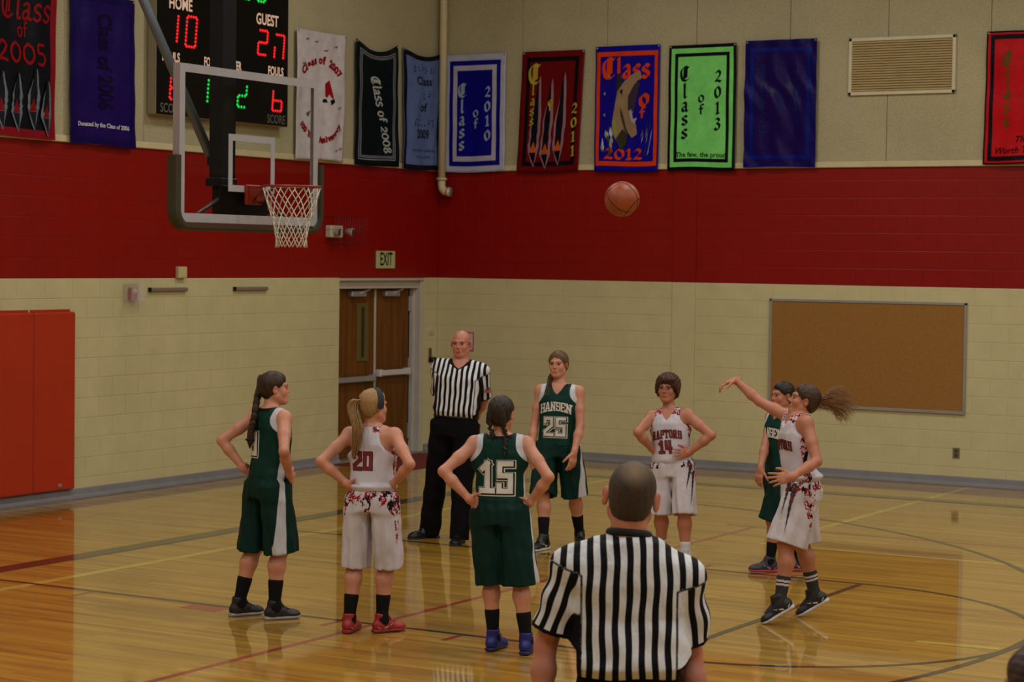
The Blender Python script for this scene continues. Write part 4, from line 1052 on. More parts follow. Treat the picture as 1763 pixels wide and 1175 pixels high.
def clothmat(name, A, B=None, C=None, rough=.7, camo=False, sheen=.0):
    """A base; B where attribute 'zone_b'>0; C where 'zone_c'>0 (camouflage pattern if camo)"""
    t = NT(name); v = t.coord('Object'); n1 = t.noise(v, 7, 3)
    base = t.ramp(n1, [(.3, tuple(x*.92 for x in s2l(A))+(1,)), (.7, tuple(min(1, x*1.05) for x in s2l(A))+(1,))]); col = base
    def stp(a, w_=.004): return t.math('SMOOTHSTEP' if False else 'MULTIPLY_ADD', t.attr(a), 1/w_, .5)
    def cl(a): 
        m_ = t.n('ShaderNodeClamp'); t.l(stp(a), m_.inputs[0]); return m_.outputs[0]
    if camo:
        nz = t.noise(v, 18, 3, .7); nz2 = t.noise(t.coord('Object', (1.6, 1.6, .9), (.7, .4, 0)), 21, 2, .6)
        cc = t.ramp(nz, [(0, rgba((196, 186, 192))), (.50, rgba((150, 22, 34))), (.60, rgba((196, 186, 192))), (.66, rgba((226, 150, 160)))], 'CONSTANT')
        kk = t.ramp(nz2, [(0, (0, 0, 0, 1)), (.56, (1, 1, 1, 1))], 'CONSTANT')
        Ccol = t.mix(kk, cc, rgba((20, 16, 26)))
        col = t.mix(cl('zone_c'), col, Ccol)
    elif C is not None: col = t.mix(cl('zone_c'), col, rgba(C))
    if B is not None: col = t.mix(cl('zone_b'), col, rgba(B))
    t.base(col); t.set(Roughness=rough); t.b.inputs['Specular IOR Level'].default_value = .12
    h_ = t.math('ADD', t.noise(t.coord('Object', (1, 1, .30)), 15, 4, .6), t.math('MULTIPLY', t.noise(t.coord('Object', (1, 1, .09)), 42, 2, .5), .35)); t.bump(t.math('ADD', h_, t.math('MULTIPLY', t.noise(v, 300, 2), .05)), .75, .020); return t.m
def stripemat():
    t = NT('referee stripes'); u = t.attr('stripe'); fr = t.math('FRACT', u)
    e = t.math('ABSOLUTE', t.math('SUBTRACT', fr, .5)); m_ = t.n('ShaderNodeClamp'); t.l(t.math('MULTIPLY_ADD', t.math('SUBTRACT', e, .25), 22, .5), m_.inputs[0])
    col = t.mix(m_.outputs[0], rgba((214, 214, 220)), rgba((13, 13, 18)))
    mk = t.n('ShaderNodeClamp'); t.l(t.math('MULTIPLY_ADD', t.attr('zone_b'), 250, .5), mk.inputs[0]); col = t.mix(mk.outputs[0], col, rgba((13, 13, 18)))
    v = t.coord('Object'); t.base(col); t.set(Roughness=.7); t.b.inputs['Specular IOR Level'].default_value = .12
    t.bump(t.noise(t.coord('Object', (1, 1, .45)), 10, 5, .6), .8, .024); return t.m
MT['stripe'] = stripemat()
MT['skin'] = skinmat('fair skin', (194, 134, 108)); MT['skin2'] = skinmat('tan skin', (178, 116, 90)); MT['skin3'] = skinmat('ruddy skin', (190, 124, 102), (110, 84, 62))
MT['eye'] = simple('eye white', (126, 110, 102), .35); MT['iris'] = simple('dark iris', (40, 34, 30), .2)
MT['gloss_white'] = simple('shoe white', (200, 198, 198), .45); MT['shoe_black'] = simple('shoe black', (22, 21, 25), .5)
MT['navy'] = simple('shoe dark navy', (20, 22, 36), .5); MT['shoe_blue'] = simple('shoe blue', (18, 26, 104), .5, var=.3, nscale=22); MT['shoe_red'] = simple('shoe red', (150, 28, 30), .45)
MT['pink'] = simple('pink sole', (196, 40, 92), .5); MT['shoe_char'] = simple('shoe charcoal', (46, 42, 50), .55); MT['shoe_grey'] = simple('shoe silver', (160, 158, 160), .45)
MT['sock'] = clothmat('black sock', (18, 17, 20)); MT['sock_grey'] = clothmat('striped sock', (54, 52, 56), (196, 186, 190), None)
MT['leather'] = simple('black leather', (12, 12, 14), .4, spec=.35)

# ------------------------------------------------------------------ figure
class Person: pass
DEBUG = False
def face_vec(phi):
    f = nrm([FWD[0], FWD[1], 0]); r = nrm([RGT[0], RGT[1], 0]); return f*math.cos(R_(phi))+r*math.sin(R_(phi))
def solve_len(px, py, A, L, sign):
    """point on the view ray of (px,py) at distance L from A; sign -1 nearer the lens, +1 farther"""
    d = ray(px, py); u = A-CAM; a = d@d; b = d@u; c = u@u-L*L; disc = b*b-a*c
    t = b/a if disc < 0 else (b+sign*math.sqrt(disc))/a
    P = CAM+d*t
    if disc < 0: P = A+nrm(P-A)*L
    return P
def hand_prims(W, d, n, right, s=1.0, curl=.5, k=.006, fan=.12, tdir=None):
    """W wrist, d towards fingers, n palm normal, thumb = direction of the thumb side"""
    d = nrm(d); n = nrm(n-d*np.dot(n, d)); th = np.cross(d, n)*(1 if right else -1); P = []
    c0 = W+d*.045*s
    P.append(Cone(W-d*.02*s, W+d*.02*s, .026*s, .026*s, .02, n, .78)); P.append(Ell(W+d*.05*s, [d, th, n], (.050*s, .041*s, .015*s), .012)); P.append(Cone(W+d*.068*s-th*.024*s, W+d*.068*s+th*.026*s, .013*s, .014*s, .01))
    L = [.058, .073, .080, .070]
    for i, o in enumerate((-.031, -.0105, .0105, .031)):
        b = W+d*.082*s+th*o*s+(-d*.008*s if i in (0,) else 0); dd = nrm(d+th*(o*fan/.03)*1.0); r = (.0078, .0088, .0092, .0090)[i]*s; l = L[i]*s
        cu = curl*(1.0, .95, .85, .7)[i]
        p1 = b+nrm(dd*math.cos(cu*.5)+n*math.sin(cu*.5))*l*.44; p2 = p1+nrm(dd*math.cos(cu*1.25)+n*math.sin(cu*1.25))*l*.32; p3 = p2+nrm(dd*math.cos(cu*1.8)+n*math.sin(cu*1.8))*l*.24
        P += [Cone(b-d*.012*s, p1, r*1.08, r, k), Cone(p1, p2, r, r*.92, .003), Cone(p2, p3, r*.92, r*.78, .003)]
    b = W+d*.018*s+th*.024*s; ta = (d*.62+th*.78+n*.15, d*.80+th*.50+n*.3, d*.88+th*.30+n*.4) if tdir is None else (np.array(tdir),)*3; q1 = b+nrm(ta[0])*.040*s; q2 = q1+nrm(ta[1]+n*.1)*.030*s; q3 = q2+nrm(ta[2]+n*.25)*.024*s
    P += [Cone(b-d*.005, q1, .016*s, .0115*s, .01), Cone(q1, q2, .0112*s, .0102*s, .004), Cone(q2, q3, .0102*s, .0082*s, .003)]
    return P
def build_person(o):
    """o: dict of the figure's measurements; every joint is a 3-D point"""
    S = o['H']/1.70; pf = Person(); pf.o = o
    male = o.get('male', False)
    phi = o['phi']; Fv = face_vec(phi); Rv = np.cross(Fv, [0, 0, 1.]); lean = o.get('tilt', 0.0)
    base = o['base']; root = empty('person', tuple(base)); tag(root, o['label'], 'person'); pf.root = root
    # ankles
    ank = []
    for (ax_, ay_, zz) in o['ankles']:
        p, _ = ground(ax_, ay_, zz); ank.append(p)                # [person's right, person's left]
    mid = (ank[0]+ank[1])/2
    D0 = (mid-CAM)@FWD+o.get('pd', 0.0)
    pel = at(o['pelvis'][0], o['pelvis'][1], D0)
    nb = at(o['neck'][0], o['neck'][1], D0+o.get('nd', 0.0))
    bodyax = nrm(nb-pel)
    sw = o.get('sw', .172 if not male else .195)*S; hw = .092*S
    phs = o.get('phi_s', phi); Fs = face_vec(phs); Rs = np.cross(Fs, [0, 0, 1.]); Rs = nrm(Rs-bodyax*np.dot(Rs, bodyax)); Rs = nrm(Rs+np.array([0, 0, o.get('roll_s', 0.)]))
    Fs = np.cross(bodyax, Rs); Rp = nrm(Rv-bodyax*np.dot(Rv, bodyax)); Fp = np.cross(bodyax, Rp)
    sho = [nb+Rs*sw-bodyax*.052*S, nb-Rs*sw-bodyax*.052*S]
    for i, dz in enumerate(o.get('shrug', (0, 0))): sho[i] = sho[i]+bodyax*dz
    hip = [pel+Rp*hw-bodyax*.05*S, pel-Rp*hw-bodyax*.05*S]
    Lu, Lf = .172*o['H'], .150*o['H']
    elb = []; wri = []
    for i in range(2):
        e = o['elbows'][i]; w_ = o['wrists'][i]
        E = solve_len(e[0], e[1], sho[i], Lu, e[2]); elb.append(E); wri.append(solve_len(w_[0], w_[1], E, Lf, w_[2]))
    knee = []
    for i in range(2):
        m_ = hip[i]*.5+ank[i]*.5; L = np.linalg.norm(hip[i]-ank[i]); l2 = .245*o['H']
        bend = math.sqrt(max(0, l2*l2-(L/2)**2)); bend = min(bend, o.get('kb', .045)); bd = o.get('kneedir', [None, None])[i]
        toe = face_vec(o['toes'][i]); knee.append(m_+nrm(toe)*(max(bend, .012)) if bd is None else m_+np.array(bd))
    pf.elb, pf.wri, pf.sho, pf.hip, pf.knee, pf.ank, pf.pel, pf.nb = elb, wri, sho, hip, knee, ank, pel, nb
    # torso stations (pelvis up)
    T = np.linalg.norm(nb-pel); up = bodyax; g = o.get('girth', 1.0)
    if male: W_ = [(-.10, .150, .105), (.0, .160, .112), (.12, .152, .108), (.28, .158, .112), (.42, .176, .116), (.50, .148, .098), (.58, .080, .068)]
    else: W_ = [(-.10, .152, .105), (.0, .160, .110), (.10, .142, .096), (.20, .126, .088), (.33, .140, .098), (.42, .150, .100), (.50, .142, .082), (.57, .085, .060)]
    k_ = T/(.56 if not male else .58); st = [(pel+up*z*k_+Fs*(.018*math.sin(z*6) if z > 0 else 0), a*S*g, b*S*g) for z, a, b in W_]
    rts = [nrm(Rp+(Rs-Rp)*min(1, max(0, z/.45))) for z, _, _ in W_]
    pf.torso = st; pf.rts = rts; pf.up = up; pf.Fs = Fs; pf.Rs = Rs; pf.Fp = Fp; pf.Rp = Rp; pf.S = S; pf.T = T
    B = [Loft(st, rts, .03, pw=2.3)]
    # head
    hc = at(o['head'][0], o['head'][1], D0+o.get('nd', 0.)+o.get('hd', 0.)); hphi = o.get('phi_h', phs); hp = o.get('pitch', 0.)
    hf0 = face_vec(hphi); hr = np.cross(hf0, [0, 0, 1.]); hf = nrm(hf0*math.cos(R_(hp))+np.array([0, 0, 1.])*math.sin(R_(hp))); hu = np.cross(hr, hf)
    ro = R_(o.get('roll', 0)); hr, hu = hr*math.cos(ro)+hu*math.sin(ro), hu*math.cos(ro)-hr*math.sin(ro)
    hs = o.get('hs', 1.0)*(1.0 if not male else 1.04); H = lambda x, y, z: hc+(hr*x+hf*y+hu*z)*hs
    AX = [hr, hf, hu]; pf.H, pf.AX, pf.hs, pf.hc, pf.hr, pf.hf, pf.hu = H, AX, hs, hc, hr, hf, hu
    e3 = lambda r: tuple(x*hs for x in r)
    nr = o.get('nr', .050 if not male else .062)*S
    B += [Cone(nb-up*.03+Fs*.0, H(0, -.022, -.055), nr*1.08, nr*.96, .035), Cone(nb-up*.035*S, sho[0]+up*.010, .046*S, .044*S, .05), Cone(nb-up*.035*S, sho[1]+up*.010, .046*S, .044*S, .05)]
    jw = 1.0 if not male else 1.04
    B += [Ell(H(0, -.014, .030), AX, e3((.073, .092, .080)), .02), Ell(H(0, .026, -.042), AX, e3((.054*jw, .061, .070)), .03), Ell(H(0, .068, -.092), AX, e3((.022*jw, .019, .018)), .024)]
    B += [Cone(H(-.050*jw, .0, -.052), H(-.018, .058, -.092), .018*hs, .014*hs, .03), Cone(H(.050*jw, .0, -.052), H(.018, .058, -.092), .018*hs, .014*hs, .03)]
    for sg in (-1, 1):
        B += [Ell(H(sg*.040, .052, -.026), AX, e3((.020, .020, .022)), .025), Cone(H(sg*.012, .082, .027), H(sg*.046, .066, .026), .008*hs, .007*hs, .012)]
    for sg in (-1, 1): B += [Ell(H(sg*.0315, .094, .005), AX, e3((.016, .0135, .0085)), .009, 's')]
    B += [Cone(H(0, .082, .014), H(0, .094, -.020), .0070*hs, .0090*hs, .012), Ell(H(0, .098, -.025), AX, e3((.0090, .0080, .0072)), .007), Ell(H(-.010, .090, -.028), AX, e3((.0055, .0075, .0055)), .005), Ell(H(.010, .090, -.028), AX, e3((.0055, .0075, .0055)), .005)]
    B += [Cone(H(-.016, .083, -.057), H(.016, .083, -.057), .0075*hs, .0075*hs, .008), Cone(H(-.013, .082, -.068), H(.013, .082, -.068), .0078*hs, .0078*hs, .008)]
    B += [Cone(H(-.020, .093, -.0625), H(.020, .093, -.0625), .003*hs, .003*hs, .004, op='s')]
    for sg in (-1, 1):
        ek = .006 if male else 0; B += [Ell(H(sg*(.077+ek), -.012, -.006), [nrm(hr+sg*hf*-.5), nrm(hf+sg*hr*.5), hu], e3((.0085, .020+ek*.3, .031+ek*.3)), .010), Ell(H(sg*(.085+ek), -.006, -.004), [nrm(hr-sg*hf*.35), nrm(hf+sg*hr*.35), hu], e3((.005, .010, .016)), .004, 's')]
    # limbs
    am = o.get('arm', 1.0)*(1.18 if male else 1.0)*S; lm = o.get('leg', 1.0)*(1.1 if male else 1.0)*S
    for i in range(2):
        s_, e_, w_ = sho[i], elb[i], wri[i]; sg = 1 if i == 0 else -1
        B += [Ell(s_-Rs*sg*.004-up*.012, [Rs, Fs, up], (.050*am, .048*am, .055*am), .04)]
        B += [Cone(s_, s_*.5+e_*.5, .046*am, .042*am, .025), Cone(s_*.5+e_*.5, e_, .042*am, .034*am, .02), Cone(e_, e_*.68+w_*.32, .033*am, .038*am, .018), Cone(e_*.68+w_*.32, w_, .038*am, .0235*am, .018)]
        h_, k2, a_ = hip[i], knee[i], ank[i]; calf = k2*.70+a_*.30-face_vec(o['toes'][i])*.014
        B += [Cone(h_, k2, .080*lm, .052*lm, .04), Cone(k2, calf, .051*lm, .055*lm, .03), Cone(calf, a_+(k2-a_)*.08, .055*lm, .034*lm, .03), Cone(a_+(k2-a_)*.08, a_-(k2-a_)*.05, .034*lm, .036*lm, .02)]
        B += [Ell(k2+face_vec(o['toes'][i])*.018, [Rp, Fp, up], (.036*lm, .034*lm, .048*lm), .03)]
        tv = nrm(face_vec(o['toes'][i])*math.cos(R_(o['pt'][i]))+np.array([0, 0, -1])*math.sin(R_(o['pt'][i])))
        B += [Cone(a_, a_+tv*.12*S-np.array([0, 0, .045]), .034*lm, .022*lm, .03)]
    hb = []
    for i in range(2):
        hd = o['hands'][i]
        if hd is None: continue
        tip = hd.get('tip', (1, 0, 0.)); W = wri[i]; dv = solve_len(tip[0], tip[1], W, .17*S, tip[2])-W if len(tip) == 3 and abs(tip[2]) == 1 else np.array(tip)
        nv = hd.get('n'); nv = (pel*.5+nb*.5-W) if nv is None else np.array(nv); nv = nv if isinstance(nv, np.ndarray) else np.array(nv)
        hv = hd.get('vec')
        if hv is not None: dv = Fs*hv[0]+Rs*hv[1]+np.array([0, 0, 1.])*hv[2]
        td = hd.get('tdir'); td = None if td is None else Fs*td[0]+Rs*td[1]+np.array([0, 0, 1.])*td[2]
        if hd.get('nvec') is not None: q_ = hd['nvec']; nv = Fs*q_[0]+Rs*q_[1]+np.array([0, 0, 1.])*q_[2]
        B += hand_prims(W, dv, nv, i == 0, S*(1.08 if male else 1.0), hd.get('curl', .5), fan=hd.get('fan', .12), tdir=td)
        c = W+nrm(dv)*.09*S; r = .118*S; hb.append((c-r, c+r, .0042))
    pf.hb = hb
    if DEBUG:
        for n_, pts in (('sho', sho), ('elb', elb), ('wri', wri), ('hip', hip), ('knee', knee), ('ank', ank)):
            print(o['id'], n_, [[round(float((p-pel)@v), 2) for v in (Rp, Fp, up)] for p in pts])
        print(o['id'], 'T', round(T, 2), 'head-nb', [round(float((hc-nb)@v), 2) for v in (Rs, Fs, up)], 'thigh', round(float(np.linalg.norm(hip[0]-knee[0])), 2), round(float(np.linalg.norm(ank[0]-knee[0])), 2))
    hb2 = [(hc-np.array([.125, .125, .135])*hs, hc+np.array([.125, .125, .135])*hs, o.get('head_h', .0042))]
    def attrs(V):
        q = np.stack([(V-hc)@hr, (V-hc)@hf, (V-hc)@hu], 1)/hs; fr = q[:, 1] > .04
        def blob(cx, cz, rx, rz, sh=.35): dd = np.sqrt(((q[:, 0]-cx)/rx)**2+((q[:, 2]-cz)/rz)**2); return np.clip((1-dd)/sh, 0, 1)*fr
        lip = np.maximum(blob(0, -.057, .024, .0065), blob(0, -.067, .020, .0075))
        ar = np.abs(q[:, 0]); brow = np.clip(1-np.abs(q[:, 2]-(.027+.004*np.sin((ar-.012)*60)))/.0055, 0, 1)*((ar > .012) & (ar < .048) & fr)
        bl = np.zeros(len(V))
        for sg in (-1, 1): bl = np.maximum(bl, .55*np.exp(-(((q[:, 0]-sg*.04)/.018)**2+((q[:, 2]+.03)/.02)**2))*fr)
        bl = np.maximum(bl, .5*np.exp(-((q[:, 0]/.012)**2+((q[:, 2]+.027)/.012)**2))*fr)
        for j in elb+knee+wri: bl = np.maximum(bl, .45*np.exp(-(np.linalg.norm(V-j, axis=1)/.05)**2))
        # ears
        bl = np.maximum(bl, .6*((np.abs(q[:, 0]) > .074) & (np.abs(q[:, 2]) < .04)))
        return {'lip': lip, 'brow': brow*o.get('browk', .8), 'blush': bl}
    pf.prims = B
    body, V, F = multires('body', B, o.get('body_h', .0085), hb2+hb, o.get('skin', MT['skin']), root, attrs)
    pf.body = body
    for sg in (-1, 1):          # eyes
        m_ = MB(); c = H(sg*.0315, .0700, .006)
        if abs(((hphi+180) % 360)-180) > 70: m_.lathe(c, hf, [(0, -.011*hs)]+[(.0115*hs*math.sin(a), -.0115*hs*math.cos(a)) for a in np.linspace(.3, 2.42, 7)], 14); m_.lathe(c, hf, [(.0115*hs*math.sin(a), -.0118*hs*math.cos(a)) for a in (2.42, 2.65, 2.9, 3.12)], 14, 1); m_.build('eye', [MT['eye'], MT['iris']], root)
        if abs(((hphi+180) % 360)-180) > 70:
            lid = MB(); n_ = 7; vs = []; ly = .0825
            for j in range(n_):
                a = -1.05+2.1*j/(n_-1); x = sg*.0315+.0165*math.sin(a); z = .006+.0062*math.cos(a)*1.2
                vs += [H(x, ly-.010*abs(math.sin(a))**2, z), H(x, ly+.0015-.010*abs(math.sin(a))**2, z+.0026)]
            lid.add(vs, [(2*j, 2*j+2, 2*j+3, 2*j+1) for j in range(n_-1)]); lid.build('eyelash', MT['iris'], root)
    return pf
# --- garments
def tube_fold(amp, n, seed, start=.2):
    r = np.random.RandomState(seed); ph = r.uniform(0, 6.28, 4)
    def f(th, h, L):
        w_ = np.clip((h/L-start)/(1-start), 0, 1)
        return amp*w_*(np.sin(n*th+ph[0]+1.5*np.sin(2*h/L+ph[1]))*.6+np.sin((n+3)*th*1.0+ph[2]+h*9)*.4)
    return f
def wr(V, s, seed=0): # smooth wrinkle noise
    return (np.sin(V[..., 0]*31+V[..., 2]*17+seed)+np.sin(V[..., 1]*27-V[..., 2]*23+seed*2)+np.sin((V[..., 0]+V[..., 1])*19+V[..., 2]*39+seed*3)+.7*np.sin((V[..., 0]-V[..., 1])*52-V[..., 2]*31+2*np.sin(V[..., 2]*14+seed)))*s/3
def tcoord(pf, P):
    """lateral, frontal, height-from-shoulder-line in torso space"""
    L = Loft(pf.torso, pf.rts); x, y, h, hc = L.uvw(P); hs_ = (pf.nb-pf.torso[0][0])@L.ax
    return x, -y if False else y, h-hs_
def jersey(pf, mat, hem=-.07, out=.016, strap=.142, cutlo=-.20, vneck=.07, neckw=.062, racer=None, blouse=.0, name='jersey', zones=None, h=.0075, seed=1, hemd=None):
    S = pf.S; st = []
    for (c, a, b), (z) in zip(pf.torso, range(99)): st.append((c, a+out*S, b+out*S*1.1))
    low = pf.torso[0][0]; # extend down
    ax = pf.up
    # boxier below the chest
    ch = max(a for _, a, _ in pf.torso[3:6]); chb = max(b for _, _, b in pf.torso[3:6])
    st2 = []
    for i, (c, a, b) in enumerate(st):
        t = (c-pf.pel)@ax
        if -.02 <= t < .34*S: a = max(a, (ch+.012*S)*pf.o.get('box', 1.0)); b = max(b, chb+.012*S)
        st2.append((c, a, b))
    b0 = pf.pel+ax*hem*S; st2 = [s_ for s_ in st2 if (s_[0]-b0)@ax > .03]; st2 = [(b0, st2[0][1]+blouse*0+.004, st2[0][2]+.006)]+st2
    rt = [pf.rts[min(i, len(pf.rts)-1)] for i in range(len(st2))]
    rt = [nrm(pf.Rp+(pf.Rs-pf.Rp)*min(1, max(0, ((c-pf.pel)@ax)/(.45*S)))) for c, _, _ in st2]
    if blouse: st2.insert(1, (b0+ax*.035*S, st2[0][1]+blouse, st2[0][2]+blouse)); rt.insert(1, rt[0])
    lf = Loft(st2, rt, .03, pw=2.35); pr = [lf]
    for i in (0, 1): pr.append(Cone(pf.nb-ax*.040*S, pf.sho[i]+ax*.008, .055*S, .054*S, .04))
    for i in (0, 1): pr.append(Cone(pf.sho[i]-ax*.01, pf.sho[i]-ax*.12*S+(-1 if i == 0 else 1)*pf.Rs*.03, .055*S, .05*S, .04))
    hem_p = b0
    def post(P, D):
        x, y, hh = tcoord(pf, P); D = D+wr(P, .0055, seed)
        fr = y > 0                              # front
        so = strap*S; rb = (racer if racer is not None else strap)*S
        o_ = np.where(fr, so, rb) if racer is not None else so
        t = np.clip((-.035*S-hh)/(-.035*S-cutlo*S), 0, 1); lim = o_+.14*t**2.4*S
        D = np.maximum(D, np.where(hh > cutlo*S, np.abs(x)-lim, -1))
        # neckline
        nk = np.where(fr, -vneck*S*np.clip(1-np.abs(x)/(neckw*1.15*S), 0, 1)-.004, .010*S)
        hole = np.where(np.abs(x) < neckw*1.2*S, hh-nk-np.clip(np.abs(x)/(neckw*S)-.5, 0, 1)*.05, -1)
        hole = hole*.6
        D = np.maximum(D, hole)
        D = np.maximum(D, hh-.055*S)
        D = np.maximum(D, -((P-hem_p)@ax)-.0)
        return D
    pr.append(Post(post))
    def attrs(V):
        x, y, hh = tcoord(pf, V); return zones(pf, V, x/S, y/S, hh/S) if zones else {}
    return sdf(name, pr, h, mat, pf.root, attrs)
def shorts(pf, mat, hem, amp=.010, wid=.118, dep=.122, flare=1.12, waist=.03, name='shorts', zones=None, h=.008, n=7, seed=3, gap=.0, hips=1.0):
    """hem = fraction of hip->ankle covered"""
    S = pf.S; pr = []; out = []
    for i in (0, 1):
        h0 = pf.hip[i]+pf.up*.03; kn = pf.knee[i]; an = pf.ank[i]; sg = 1 if i == 0 else -1
        tot = np.linalg.norm(kn-pf.hip[i])+np.linalg.norm(an-kn); hl = hem[i]*tot if isinstance(hem, (tuple, list)) else hem*tot
        d1 = nrm(kn-pf.hip[i]); e = pf.hip[i]+d1*hl
        c0 = h0+pf.Rp*sg*(.006); st = [(c0, wid*.90*S, dep*.95*S), (c0*.6+e*.4, wid*.98*S, dep*1.02*S), (e, wid*flare*S*.96, dep*flare*S)]
        fl = nrm(np.cross(e-c0, np.cross(pf.Rp, e-c0)))
        pr.append(Loft(st, pf.Rp, .03, pw=2.2, fold=tube_fold(amp, n, seed+i, .15))); out.append((c0, e))
    wv = pf.pel+pf.up*waist*S
    pr.append(Loft([(pf.pel-pf.up*.12*S, .178*S*hips, .128*S), (pf.pel-pf.up*.03*S, .176*S*hips, .128*S), (wv, .160*S*hips, .116*S), (wv+pf.up*.02, .158*S*hips, .114*S)], pf.Rp, .05, pw=2.2))
    for (c0, e) in out:           # hollow leg openings
        d = nrm(e-c0); pr.append(Loft([(e-d*.07, wid*.72*S, dep*.76*S), (e+d*.03, wid*flare*.80*S, dep*flare*.83*S)], pf.Rp, .008, 's', pw=2.2))
    def post(P, D):
        z = (P-pf.pel)@pf.up; x = (P-pf.pel)@pf.Rp; y = (P-pf.pel)@pf.Fp
        return D+wr(P, .004, seed)+.0028*np.sin(x*95+3*np.sin(z*6+seed)+y*40)*np.clip((z+.45)/.4, 0, 1)
    pr.append(Post(post))
    def attrs(V):
        x = (V-pf.pel)@pf.Rp; y = (V-pf.pel)@pf.Fp; z = (V-pf.pel)@pf.up
        return zones(pf, V, x/S, y/S, z/S) if zones else {}
    return sdf(name, pr, h, mat, pf.root, attrs)
def shoe(pf, i, upper, sole, lace=None, s=1.0, swoosh=None, hi=.072, simple_=False):
    o = pf.o; S = pf.S*s; A = pf.ank[i]; phi = o['toes'][i]; pt = R_(o['pt'][i]); f0 = face_vec(phi); r = np.cross(f0, [0, 0, 1.])
    f = nrm(f0*math.cos(pt)-np.array([0, 0, 1.])*math.sin(pt)); u = np.cross(r, f)
    Q = lambda x, y, z: A+r*x*S+f*y*S+u*z*S
    zb = o.get('zs', (-.085, -.085))[i] if 'zs' in o else -.085
    U = [Ell(Q(0, -.030, zb+.048), [r, f, u], (.036*S, .042*S, .040*S), .02), Cone(Q(0, -.012, zb+.045), Q(0, .055, zb+.050), .037*S, .036*S, .02), Cone(Q(0, .05, zb+.045), Q(.0, .135, zb+.034), .037*S, .030*S, .02), Ell(Q(0, .130, zb+.030), [r, f, u], (.044*S, .060*S, .030*S), .02),
         Cone(Q(0, -.010, zb+.05), Q(0, -.004, zb+.045+hi), .040*S, .044*S, .02), Cone(Q(0, .045, zb+.065), Q(0, .018, zb+.050+hi), .034*S, .030*S, .02)]
    def cut(P, D):
        z = (P-A)@u/S-zb; return np.maximum(D, (.020-z)*S)
    ob = sdf('shoe', U+[Cone(Q(0, -.002, zb+.085+hi), Q(0, 0, zb+.16+hi), .043*S, .050*S, .006, op='s'), Post(cut)], .0055, upper, pf.root)
    so = [Loft([(Q(0, -.072, zb+.013), .022*S, .013*S), (Q(0, -.055, zb+.013), .036*S, .014*S), (Q(0, .0, zb+.013), .036*S, .014*S), (Q(0, .06, zb+.013), .036*S, .013*S), (Q(0, .12, zb+.013), .046*S, .013*S), (Q(0, .165, zb+.015), .040*S, .012*S), (Q(0, .188, zb+.018), .020*S, .009*S)], r, .01, pw=3)]
    sdf('sole', so, .005, sole, ob)
    if lace is not None:
        m_ = MB()
        for j in range(4):
            y = .035+j*.022; z = zb+.090-.0075*j; m_.tube([Q(-.024, y, z-.008), Q(-.008, y+.006, z+.002), Q(.010, y+.010, z+.002), Q(.024, y+.006, z-.008)], .0030*S, 5)
        for sg in (-1, 1): m_.tube([Q(0, .03, zb+.098), Q(sg*.018, .045, zb+.115), Q(sg*.034, .052, zb+.100), Q(sg*.030, .060, zb+.082)], .0026*S, 5)
        m_.build('laces', lace, ob)
    if swoosh is not None:
        m_ = MB()
        for sg in (-1, 1):
            pts = [(-.052, .042, .003), (-.03, .028, .008), (.01, .034, .008), (.055, .055, .003), (.075, .066, .001)]; vs = []
            for (y, z, hw) in pts:
                xx = sg*.0405; vs += [Q(xx, y, zb+z-hw), Q(xx*(.96), y, zb+z+hw)]
            m_.add(vs, [(2*k, 2*k+2, 2*k+3, 2*k+1) for k in range(4)])
        mm = m_.build('side_stripe', swoosh, ob)
        snap(mm, ob, .0012, maxd=.03)
    return ob
def snap(o, target, off, maxd=.05):
    """lay a decal's vertices on the nearest point of target"""
    tm = target.data; lt = wloc(target); bv = BVHTree.FromPolygons([tuple(v.co) for v in tm.vertices], [tuple(p.vertices) for p in tm.polygons]); lo = wloc(o)
    for v in o.data.vertices:
        loc, n, _, dd = bv.find_nearest(Vector(np.array(v.co)+lo-lt))
        if loc is not None and dd < maxd:
            q = np.array(loc)+np.array(n)*off*(1 if True else -1)+lt-lo; v.co = q
def sock(pf, i, mat, top=.13, zones=None):
    S = pf.S; A = pf.ank[i]; kn = pf.knee[i]; d = nrm(kn-A); lm = pf.o.get('leg', 1.0)*(1.1 if pf.o.get('male') else 1.0)*S
    tv = face_vec(pf.o['toes'][i]); calf = kn*.70+A*.30-tv*.014; a8 = A+(kn-A)*.08; dc = nrm(calf-a8); Lc = np.linalg.norm(calf-a8); tt = min(1, (top*S-.03)/Lc)
    ft = nrm(tv*math.cos(R_(pf.o['pt'][i]))+np.array([0, 0, -1])*math.sin(R_(pf.o['pt'][i])))
    pr = [Cone(A-d*.02, a8, .0395*lm, .0385*lm, .01), Cone(a8, a8+dc*Lc*tt, .0385*lm, (.0385+.021*tt)*lm, .01), Cone(A, A+ft*.10*S-np.array([0, 0, .040]), .038*lm, .026*lm, .03)]
    at_ = (lambda V: {'zone_b': zones(((V-A)@d)/S)}) if zones else None
    return sdf('sock', pr, .005, mat, pf.root, at_)
def decal(pf, target, quads, mat, center, dirn, rightv, upv, name='number', off=.003, shear=0):
    """project 2-D quads on the garment along dirn"""
    tm = target.data; lt = wloc(target); bv = BVHTree.FromPolygons([tuple(v.co) for v in tm.vertices], [tuple(p.vertices) for p in tm.polygons])
    vs = []; fs = []
    def pr(p):
        w_ = center+rightv*p[0]+upv*p[1]; loc, n, _, _ = bv.ray_cast(Vector(w_+dirn*.35-lt), Vector(-dirn))
        if loc is None: loc, n, _, _ = bv.find_nearest(Vector(w_-lt)); return np.array(loc)+lt+dirn*off
        return np.array(loc)+lt+dirn*off
    cache = {}
    for q in quads:
        b = len(vs); vs += [pr(p) for p in q]; fs.append((b, b+1, b+2, b+3))
    m_ = MB(); m_.add(vs, fs, 0, True); return m_.build(name, mat, target)
